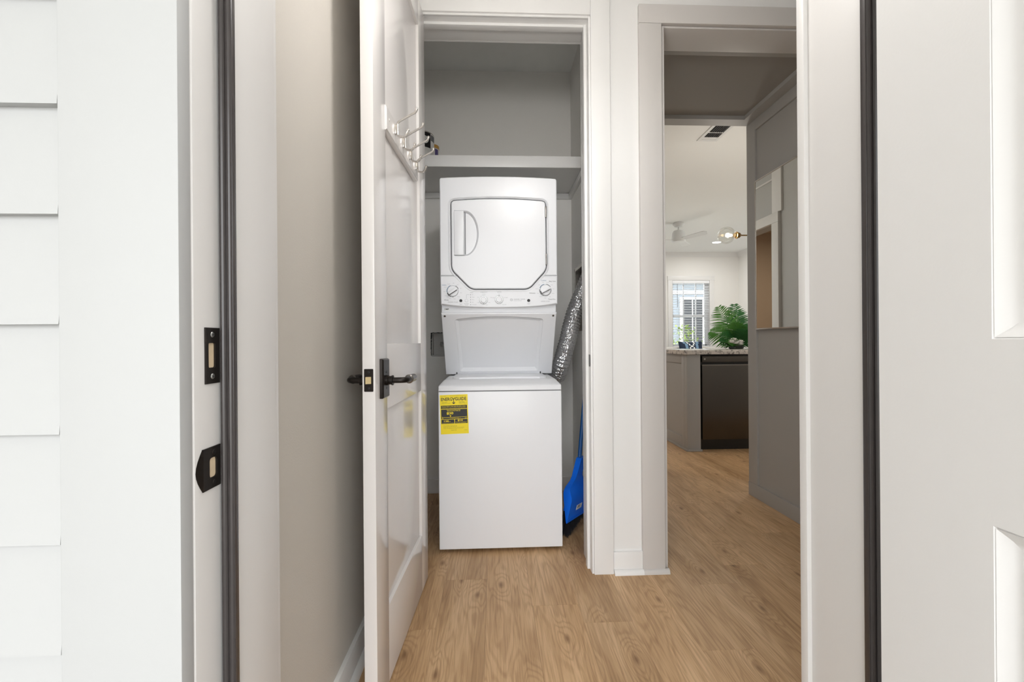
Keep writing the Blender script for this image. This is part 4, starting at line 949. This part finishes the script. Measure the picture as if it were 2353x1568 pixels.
hp = MB().bbox(dwx0 + 0.006, dwx1 - 0.003, 4.035, 4.075, 0.812, 0.866, b=0.005).build('control_strip', 'darksteel', dw)
MB().lathe([(0.0001, -0.0015), (0.008, -0.0012), (0.0085, 0)], (dwx0 + 0.028, 4.035, 0.84), 'y', 18).build('emblem', 'screw', hp)
MB().box(dwx0 + 0.15, dwx0 + 0.17, 4.0345, 4.036, 0.8385, 0.8415).build('indicator', 'black', hp)
MB().bbox(dwx0 + 0.006, dwx1 - 0.003, 4.040, 4.058, 0.776, 0.790, b=0.003).build('pocket_lip', 'steel', dw)
MB().box(dwx0, dwx1, 4.09, 4.10, 0.0, 0.098).build('toe_kick', 'black', dw)
bc2 = thing('base_cabinet', 'grey base cabinet right of the dishwasher', 'cabinet', (2.95, 4.35, 0))
MB().box(2.522, 3.38, 4.07, 4.66, 0.0, 0.884).build('carcass', 'cab', bc2)
for x0 in (2.527, 2.955):
    do = MB().bbox(x0, x0 + 0.42, 4.05, 4.069, 0.11, 0.87, b=0.003).build('door', 'cab', bc2); MB().tube([(x0 + 0.21, 4.045, 0.80), (x0 + 0.21, 4.03, 0.80)], 0.012, 12).build('knob', 'chrome', do)
ct = MB().bbox(1.738, 3.42, 3.985, 4.70, 0.8845, 0.924, b=0.004)
tag(ct.build('countertop', 'granite'), 'speckled pale granite countertop over the dishwasher', 'countertop')
# flowers in a low bowl
fl_ = thing('flower_arrangement', 'small bunch of white flowers on the granite counter', 'flowers', (2.36, 4.32, 0.924))
MB().lathe([(0.02, 0), (0.03, 0.006), (0.032, 0.02), (0.028, 0.022)], (2.36, 4.32, 0.924), 'z', 20).build('bowl', 'pot', fl_)
random.seed(21)
def blade(mb, base, dirv, L, wd, bend=0.3, n=5, up_=Vector((0, 0, 1))):
    dirv = Vector(dirv).normalized(); side = dirv.cross(up_); side = side.normalized() if side.length > 1e-3 else Vector((1, 0, 0))
    V = []; p = Vector(base)
    for k in range(n + 1):
        t = k / n; q = Vector(base) + dirv * L * t - Vector((0, 0, 1)) * bend * L * t * t; wv = wd * math.sin(PI * min(0.98, 0.12 + 0.88 * t)) * 0.5
        V += [q - side * wv, q + side * wv + up_ * 0.0]
    mb.add(V, [(2 * k, 2 * k + 1, 2 * k + 3, 2 * k + 2) for k in range(n)])
for k, (px, py, pz_) in enumerate(((2.325, 4.255, 0.985), (2.36, 4.245, 0.975), (2.41, 4.26, 0.985), (2.345, 4.26, 1.005), (2.40, 4.25, 0.965))):
    f_ = MB()
    for ring_, (cnt, el, L) in enumerate(((6, 0.15, 0.042), (6, 0.6, 0.036), (5, 1.1, 0.028))):
        for q in range(cnt):
            a = 2 * PI * q / cnt + ring_ * 0.4 + k; blade(f_, (px, py, pz_), (math.cos(a) * math.cos(el), math.sin(a) * math.cos(el), math.sin(el)), L, 0.032, -0.2, 4)
    f_.build('blossom', 'petal', fl_, 60)
lf_ = MB()
for k in range(44):
    a = random.uniform(0, 2 * PI); el = random.uniform(0.1, 1.3); r = random.uniform(0, 0.03)
    blade(lf_, (2.36 + r * math.cos(a), 4.32 + r * math.sin(a), 0.955), (math.cos(a) * math.cos(el), math.sin(a) * math.cos(el), math.sin(el)), random.uniform(0.08, 0.14), 0.034, 0.25)
lf_.build('leaves', 'leaf2', fl_, 60)
# potted palm
pp = thing('potted_palm', 'green leafy palm in a pot at the back of the counter', 'plant', (2.55, 4.56, 0.924))
MB().lathe([(0.05, 0), (0.06, 0.008), (0.066, 0.05), (0.062, 0.054), (0.055, 0.045), (0.0001, 0.045)], (2.55, 4.56, 0.924), 'z', 24).build('pot', 'pot', pp)
def frond(azim, elev, L, droop, seed, m):
    rnd = random.Random(seed); b = MB(); base = Vector((2.55, 4.56, 0.965)); dv = Vector((math.cos(azim) * math.cos(elev), math.sin(azim) * math.cos(elev), math.sin(elev)))
    pts = [base + dv * L * t - Vector((0, 0, 1)) * droop * L * t * t for t in [k / 12 for k in range(13)]]
    b.tube(pts, [0.004 - 0.0025 * k / 12 for k in range(13)], 5, False)
    side = (dv.cross(Vector((0.45, 0.89, rnd.uniform(-0.5, 0.2)))).normalized() + dv.cross(Vector((0, 0, 1))) * rnd.uniform(-0.3, 0.3)).normalized(); upv = side.cross(dv).normalized(); nl = 22
    for k in range(2, nl + 1):
        t = k / nl * 0.98; i = min(int(t * 12), 11); fr_ = t * 12 - i; p = pts[i].lerp(pts[i + 1], fr_); tn = (pts[i + 1] - pts[i]).normalized()
        ll = L * 0.36 * math.sin(PI * min(0.97, 0.18 + 0.78 * t)) + 0.015
        for sg in (-1, 1):
            dr = (tn * 0.55 + side * sg * 0.9 + Vector((0, 0, rnd.uniform(-.1, .15)))).normalized(); blade(b, p, dr, ll, 0.0145, 0.2, 4, upv)
    b.v = [(p[0], p[1], max(p[2], 0.929)) for p in b.v]
    return b.build('frond', m, pp, 60)
for k, (az, el, L, dr) in enumerate(((172, 66, 0.46, 0.05), (200, 84, 0.42, 0.0), (60, 72, 0.40, 0.05), (190, 36, 0.40, 0.25), (212, 26, 0.36, 0.25), (262, 46, 0.32, 0.25), (235, 58, 0.34, 0.2), (320, 52, 0.34, 0.22), (350, 40, 0.36, 0.22), (30, 48, 0.36, 0.2), (285, 30, 0.30, 0.2))):
    frond(math.radians(az), math.radians(el), L, dr, k, 'leaf' if k % 3 else 'leaf2')

# chandelier arm with globe
gx, gy, gz = 2.14, 4.0, 1.97
chd = thing('chandelier', 'glowing clear glass globe on a brass chandelier arm', 'chandelier', (2.80, 4.0, CH))
MB().tube([(2.80, 4.0, CH), (2.80, 4.0, 1.94)], 0.008, 12).lathe([(0.06, 0), (0.06, -0.02), (0.02, -0.03)], (2.80, 4.0, CH), 'z', 24).lathe([(0.0001, -0.05), (0.03, -0.04), (0.04, 0), (0.03, 0.04), (0.0001, 0.05)], (2.80, 4.0, 1.972), 'z', 20).build('stem', 'oldbrass', chd)
for dx in (-1, 1):
    g0 = 2.80 + dx * 0.66
    MB().tube([(2.80, gy, gz), (g0 - dx * 0.13, gy, gz)], 0.006, 10).build('arm', 'oldbrass', chd)
    so = MB().lathe([(0.012, 0), (0.016, dx * 0.008), (0.024, dx * 0.014), (0.024, dx * 0.026), (0.020, dx * 0.028), (0.031, dx * 0.034), (0.031, dx * 0.044), (0.022, dx * 0.048), (0.022, dx * 0.06)], (g0 - dx * 0.135, gy, gz), 'x', 20).build('socket', 'oldbrass', chd)
    MB().lathe([(0.001 + 0.0755 * math.sin(PI * k / 18), 0.0755 * math.cos(PI * k / 18)) for k in range(19)], (g0, gy, gz), 'x', 32).build('globe', 'bulb', chd, 60)
    MB().lathe([(0.0001, -0.018), (0.010, -0.012), (0.012, 0), (0.008, 0.014), (0.0001, 0.02)], (g0 - dx * 0.038, gy, gz), 'x', 14).build('filament', 'filament', so)
    pl_ = bpy.data.lights.new('bulb_light', 'POINT'); pl_.energy = 5; pl_.shadow_soft_size = 0.03; pl_.color = (1, 0.95, 0.89)
    po_ = bpy.data.objects.new('bulb_light', pl_); C.objects.link(po_); po_.location = (g0 + dx * 0.02, gy, gz); attach(po_, chd)

# ceiling register
vr = thing('ceiling_register', 'white ceiling air register with dark louvres above the kitchen', 'air vent', (1.985, 3.83, CH))
zc = CH - 0.004
MB().prism([(1.888, 3.60), (2.078, 3.60), (2.078, 4.04), (1.888, 4.04)], XY, zc - 0.004, CH, 0.002, holes=[[(1.918, 3.63), (2.048, 3.63), (2.048, 4.0), (1.918, 4.0)]]).build('frame', 'fanwhite', vr)
MB().box(1.918, 2.048, 3.63, 3.96, CH - 0.0015, CH - 0.0005).build('cavity', 'dark', vr)
MB().box(1.918, 2.048, 3.96, 4.0, CH - 0.006, CH - 0.0005).build('damper_plate', 'fanwhite', vr); MB().box(1.918, 2.048, 3.865, 3.875, CH - 0.007, CH - 0.001).build('divider', 'fanwhite', vr)
for k in range(6):
    x = 1.936 + k * 0.0185; MB().box(x, x + 0.003, 3.63, 3.96, CH - 0.0075, CH - 0.0015).build('louvre', 'seam', vr)
# recessed living room lights: one by the window, two added unseen for brightness
for k, (x, y, lb_) in enumerate(((4.233, 8.261, 'small recessed ceiling light glowing near the far window'), (2.0, 8.2, 'added unseen recessed light brightening the far left of the living room'), (4.2, 5.6, 'added unseen recessed light brightening the right of the living room'))):
    t = thing('recessed_light', lb_, 'ceiling light', (x, y, CH), 0, 'recessed living room lights')
    MB().lathe([(0.075, -0.001), (0.085, -0.006), (0.098, -0.004), (0.10, 0)], (x, y, CH), 'z', 28).build('trim_ring', 'fanwhite', t); MB().lathe([(0.0001, -0.003), (0.075, -0.003), (0.075, -0.001)], (x, y, CH), 'z', 28).build('lens', 'lens', t)
    area('lamp', (x, y, CH - 0.02), 0.15, 8 if k == 0 else 13, (1, 0.99, 0.97), parent=t)
# ceiling fan
fx, fy = 2.925, 6.9
fan = thing('ceiling_fan', 'white three blade ceiling fan in the living room', 'ceiling fan', (fx, fy, CH))
MB().lathe([(0.085, 0), (0.085, -0.03), (0.06, -0.06), (0.02, -0.065)], (fx, fy, CH), 'z', 28).build('canopy', 'fanwhite', fan)
MB().tube([(fx, fy, CH - 0.06), (fx, fy, CH - 0.13)], 0.012, 12).build('downrod', 'fanwhite', fan)
MB().lathe([(0.03, -0.11), (0.075, -0.125), (0.095, -0.16), (0.105, -0.25), (0.105, -0.275), (0.095, -0.30), (0.0001, -0.305)], (fx, fy, CH), 'z', 32).build('motor', 'fanwhite', fan)
for k in range(3):
    a = math.radians(-66 + 120 * k); tl = math.radians(-13)
    b = MB().prism(round_poly([(0.09, -0.045), (0.52, -0.062), (0.55, -0.02), (0.49, 0.06), (0.09, 0.045)], 0.01, 3), XY, -0.004, 0.004, 0.001)
    b.xf(Matrix.Translation((fx, fy, CH - 0.262)) @ Matrix.Rotation(a, 4, 'Z') @ Matrix.Rotation(tl, 4, 'X')); b.build('blade', 'fanwhite', fan)
# window
win = thing('window_1', None, None, ((WX0 + WX1) / 2, YF, WZ0)); struct(win, 'white double hung window in the far living room wall')
wy = YF + 0.07
def wbar(x0, x1, z0, z1, y0=wy - 0.02, y1=wy + 0.02, nm='sash_rail'): return MB().bbox(x0, x1, y0, y1, z0, z1, b=0.003).build(nm, 'blind', win)
MB().bbox(WX0 - 0.092, WX0 + 0.002, YF - 0.02, YF + 0.001, WZ0 - 0.1, WZ1, b=0.003).bbox(WX1 - 0.002, WX1 + 0.092, YF - 0.02, YF + 0.001, WZ0 - 0.1, WZ1, b=0.003).bbox(WX0 - 0.1, WX1 + 0.1, YF - 0.022, YF + 0.001, WZ1, WZ1 + 0.092, b=0.003).build('casing', 'trim', win)
MB().bbox(WX0 - 0.11, WX1 + 0.11, YF - 0.06, YF + 0.06, WZ0 - 0.025, WZ0 + 0.002, b=0.005).build('sill', 'trim', win)
zm = 1.515
wbar(WX0, WX0 + 0.04, WZ0, WZ1, nm='stile'); wbar(WX1 - 0.085, WX1, WZ0, WZ1, nm='stile'); wbar(WX0 + 0.04, WX1 - 0.04, WZ1 - 0.05, WZ1); wbar(WX0 + 0.04, WX1 - 0.04, WZ0, WZ0 + 0.06); wbar(WX0 + 0.04, WX1 - 0.04, zm - 0.025, zm + 0.025, wy - 0.03)
for k in (1, 2):
    x = WX0 + (WX1 - WX0) * k / 3
    wbar(x - 0.012, x + 0.012, WZ0 + 0.06, zm - 0.025, wy - 0.012, wy + 0.012, 'muntin'); wbar(x - 0.012, x + 0.012, zm + 0.025, WZ1 - 0.05, wy - 0.012, wy + 0.012, 'muntin')
MB().box(WX0 + 0.04, WX1 - 0.04, wy - 0.002, wy + 0.002, WZ0 + 0.06, zm - 0.025).build('pane', 'glass', win, 0); MB().box(WX0 + 0.04, WX1 - 0.04, wy - 0.002, wy + 0.002, zm + 0.025, WZ1 - 0.05).build('pane', 'glass', win, 0)
w3 = thing('added_window', None, None, (1.95, YF, WZ0)); struct(w3, 'added unseen window letting daylight into the living room')  # out of view, added to bring more daylight into the living room
MB().prism([(VX0, WZ0), (VX1, WZ0), (VX1, WZ1), (VX0, WZ1)], XZ, wy - 0.02, wy + 0.02, 0, holes=[[(VX0 + 0.05, WZ0 + 0.05), (VX1 - 0.05, WZ0 + 0.05), (VX1 - 0.05, WZ1 - 0.05), (VX0 + 0.05, WZ1 - 0.05)]]).build('sash', 'blind', w3, 0); MB().box(VX0 + 0.04, VX1 - 0.04, wy - 0.002, wy + 0.002, WZ0 + 0.04, WZ1 - 0.04).build('pane', 'glass', w3, 0)
MB().bbox(VX0 - 0.09, VX0, YF - 0.02, YF + 0.001, WZ0 - 0.1, WZ1 + 0.09).bbox(VX1, VX1 + 0.09, YF - 0.02, YF + 0.001, WZ0 - 0.1, WZ1 + 0.09).bbox(VX0, VX1, YF - 0.02, YF + 0.001, WZ1, WZ1 + 0.09).bbox(VX0, VX1, YF - 0.03, YF + 0.001, WZ0 - 0.1, WZ0).build('casing', 'trim', w3)
w4 = thing('added_patio_door', None, None, (5.26, 6.55, 0)); struct(w4, 'added unseen glazed patio door letting in daylight')  # unseen glazing, added as a large daylight opening
MB().prism([(5.2, 0.0), (7.9, 0.0), (7.9, 2.15), (5.2, 2.15)], YZ, 5.24, 5.29, 0, holes=[[(5.28, 0.10), (6.50, 0.10), (6.50, 2.07), (5.28, 2.07)], [(6.60, 0.10), (7.82, 0.10), (7.82, 2.07), (6.60, 2.07)]]).build('frame', 'blind', w4, 0); MB().box(5.262, 5.268, 5.25, 7.85, 0.08, 2.09).build('pane', 'glass', w4, 0)
bl = thing('window_blind', 'white horizontal slat blind lowered over the far window', 'blind', ((WX0 + WX1) / 2, YF + 0.02, WZ1))
MB().bbox(WX0 + 0.006, WX1 - 0.006, YF - 0.012, YF + 0.045, WZ1 - 0.065, WZ1 - 0.002, b=0.003).build('valance', 'blind', bl)
z = WZ1 - 0.085; sl = None
while z > WZ0 + 0.05:
    if sl is None:
        m_ = MB().bbox(WX0 + 0.008, WX1 - 0.008, -0.024, 0.024, -0.0015, 0.0015, b=0.0006); m_.xf(Matrix.Rotation(math.radians(-6), 4, 'X')); sl = m_.build('slat', 'slat', bl, local=True)
        sl.matrix_parent_inverse = wmat(bl).inverted(); sl.location = (0, YF + 0.016, z)
    else:
        o = sl.copy(); C.objects.link(o); o.parent = bl; o.matrix_parent_inverse = sl.matrix_parent_inverse.copy(); o.location = (0, YF + 0.016, z)
    z -= 0.0525
MB().bbox(WX0 + 0.008, WX1 - 0.008, YF - 0.008, YF + 0.04, WZ0 + 0.012, WZ0 + 0.032, b=0.003).build('bottom_rail', 'blind', bl)
for x in (WX0 + 0.12, WX1 - 0.12): MB().tube([(x, YF - 0.0095, WZ0 + 0.03), (x, YF - 0.0095, WZ1 - 0.07)], 0.0012, 5).build('ladder_cord', 'blind', bl)
MB().tube([(WX0 + 0.105, YF - 0.014, 1.70), (WX0 + 0.105, YF - 0.014, WZ1 - 0.07)], 0.004, 6).build('tilt_wand', 'seam', bl)
tag(MB().bbox(1.1, 4.9, 5.75, 8.25, 0.0005, 0.012, b=0.003).build('bounce_rug', 'rug'), 'unseen pale rug added to bounce light in the living room', 'rug')  # out of view, added to bounce neutral light up to the ceiling
# sofa with cushion
so = thing('sofa', 'oatmeal sofa under the far window', 'sofa', (3.9, 8.65, 0))
MB().bbox(3.0, 4.95, 8.30, 9.10, 0.10, 0.42, b=0.04, seg=3).build('seat', 'sofa', so); MB().bbox(3.0, 4.95, 8.92, 9.16, 0.30, 0.872, b=0.06, seg=3).build('backrest', 'sofa', so)
for x0 in (2.85, 4.92): MB().bbox(x0, x0 + 0.16, 8.30, 9.14, 0.10, 0.62, b=0.04, seg=3).build('armrest', 'sofa', so)
for x in (2.92, 5.02):
    for y in (8.36, 9.06): MB().lathe([(0.02, 0), (0.026, 0.11)], (x, y, 0), 'z', 12).build('leg', 'bronze', so)
cu = thing('lumbar_cushion', 'navy and pale blue patterned cushion on the sofa', 'cushion', (3.98, 8.74, 0.425))
def cushion(x0, x1, z0, z1, yc, t, mat_, nm, par):
    nu, nv = 18, 14; V = []; fc = []
    for sgn in (-1, 1):
        for i in range(nu + 1):
            for j in range(nv + 1):
                s_, q = i / nu * 2 - 1, j / nv * 2 - 1
                th = t * (max(0, (1 - s_ ** 4) * (1 - q ** 4))) ** 0.6
                V.append((( x0 + x1) / 2 + s_ * (x1 - x0) / 2 * (1 - 0.06 * (1 - q * q)), yc + sgn * th + (q + 1) * 0.07, (z0 + z1) / 2 + q * (z1 - z0) / 2 * (1 - 0.07 * (1 - s_ * s_))))
    off = (nu + 1) * (nv + 1)
    for i in range(nu):
        for j in range(nv):
            a = i * (nv + 1) + j; fc.append((a, a + 1, a + nv + 2, a + nv + 1)); a += off; fc.append((a, a + nv + 1, a + nv + 2, a + 1))
    return MB().add(V, fc)
cm = cushion(3.735, 4.225, 0.50, 0.985, 8.74, 0.085, 'navy', 'cover', cu)
co = cm.build('cover', 'navy', cu, 60)
co.data.materials.append(M['paleblue']); co.data.materials.append(M['paper'])
for p in co.data.polygons:
    c_ = p.center; s_ = abs((c_[0] - 3.98) / 0.245); q = (c_[2] - 0.7425) / 0.2425
    e_ = s_ - abs(q - 0.6) * 0.5
    p.material_index = 1 if 0.28 < e_ < 0.5 else (2 if 0.05 < e_ < 0.16 else 0)
# ================================================================== OUTSIDE THE FAR WINDOW
nh = thing('neighbour_house', 'pale blue neighbouring house seen through the far window blind', 'house', (6.2, 13.5, -0.2))
MB().box(2.0, 11.0, 13.5, 14.0, 0.45, 3.05).build('wall', 'nshingle', nh); MB().box(2.0, 11.0, 13.45, 13.52, -0.2, 0.45).build('skirt', 'nbrown', nh)
MB().box(2.0, 11.0, 13.44, 13.5, 2.42, 2.52).build('band', 'trim', nh); MB().box(2.0, 11.0, 13.30, 13.52, 2.84, 3.04).build('soffit', 'ntan', nh)
MB().add([(1.5, 13.0, 3.9), (11.5, 13.0, 1.9), (11.5, 13.0, 2.14), (1.5, 13.0, 4.14), (1.5, 14.2, 3.9), (11.5, 14.2, 1.9), (11.5, 14.2, 2.14), (1.5, 14.2, 4.14)], [(0, 1, 2, 3), (4, 7, 6, 5), (0, 4, 5, 1), (3, 2, 6, 7), (0, 3, 7, 4), (1, 5, 6, 2)]).build('gable_rake', 'trim', nh)
for x in (5.80, 6.56):
    wo = MB().box(x, x + 0.62, 13.44, 13.495, 0.75, 2.25).build('window', 'ndark', nh)
    MB().box(x - 0.06, x, 13.42, 13.5, 0.70, 2.25).box(x + 0.62, x + 0.68, 13.42, 13.5, 0.70, 2.25).box(x + 0.295, x + 0.325, 13.43, 13.45, 0.75, 2.25).box(x - 0.06, x + 0.68, 13.42, 13.5, 2.25, 2.32).build('window_trim', 'trim', wo)
random.seed(33)
for k, (x, y, h, lb_) in enumerate(((4.75, 10.9, 1.35, 'yellow green shrub outside the left half of the far window'), (5.62, 11.05, 1.15, 'yellow green shrub outside the right half of the far window'), (4.02, 10.3, 0.95, 'low leafy shrub at the left edge of the far window'))):
    t = thing('shrub', lb_, 'shrub', (x, y, -0.2), 0, 'shrubs outside the far window')
    MB().tube([(x, y, -0.2), (x + 0.02, y, h * 0.7)], [0.02, 0.008], 6).build('stem', 'nbrown', t)
    b = MB()
    for q in range(420):
        a = random.uniform(0, 2 * PI); rr2 = random.uniform(0, 0.32) ; zz = random.uniform(0.2, h)
        blade(b, (x + rr2 * math.cos(a), y + rr2 * math.sin(a), zz), (random.uniform(-1, 1), random.uniform(-1, 1), random.uniform(-0.2, 1)), random.uniform(0.08, 0.13), 0.05, 0.2, 3)
    b.build('foliage', 'shrub', t, 60)

# ================================================================== LAMPS
# unseen pendant added above the frame to light the entry and closet
ex_, ey_ = 0.22, 1.02
el = thing('added_pendant', 'added unseen opal globe pendant lighting the entry and closet', 'ceiling light', (ex_, ey_, CH))
MB().lathe([(0.07, 0), (0.07, -0.02), (0.012, -0.03), (0.012, -0.61), (0.05, -0.62), (0.06, -0.64)], (ex_, ey_, CH), 'z', 28).build('stem', 'oldbrass', el)
MB().lathe([(0.001 + 0.10 * math.sin(PI * k / 16), -0.72 + 0.10 * math.cos(PI * k / 16)) for k in range(17)], (ex_, ey_, CH), 'z', 32).build('globe', 'shade', el, 60)
# warm lamp of the side room seen in the mirror
sl_ = thing('side_room_lamp', 'warm ceiling lamp of the side room', 'ceiling light', (0.0, 4.6, 2.45))
MB().lathe([(0.12, 0), (0.12, -0.03), (0.10, -0.05), (0.0001, -0.06)], (0.0, 4.6, 2.45), 'z', 28).build('shade', 'lens', sl_)
area('lamp', (0.0, 4.6, 2.37), 0.2, 9, (1, 0.88, 0.74), parent=sl_)
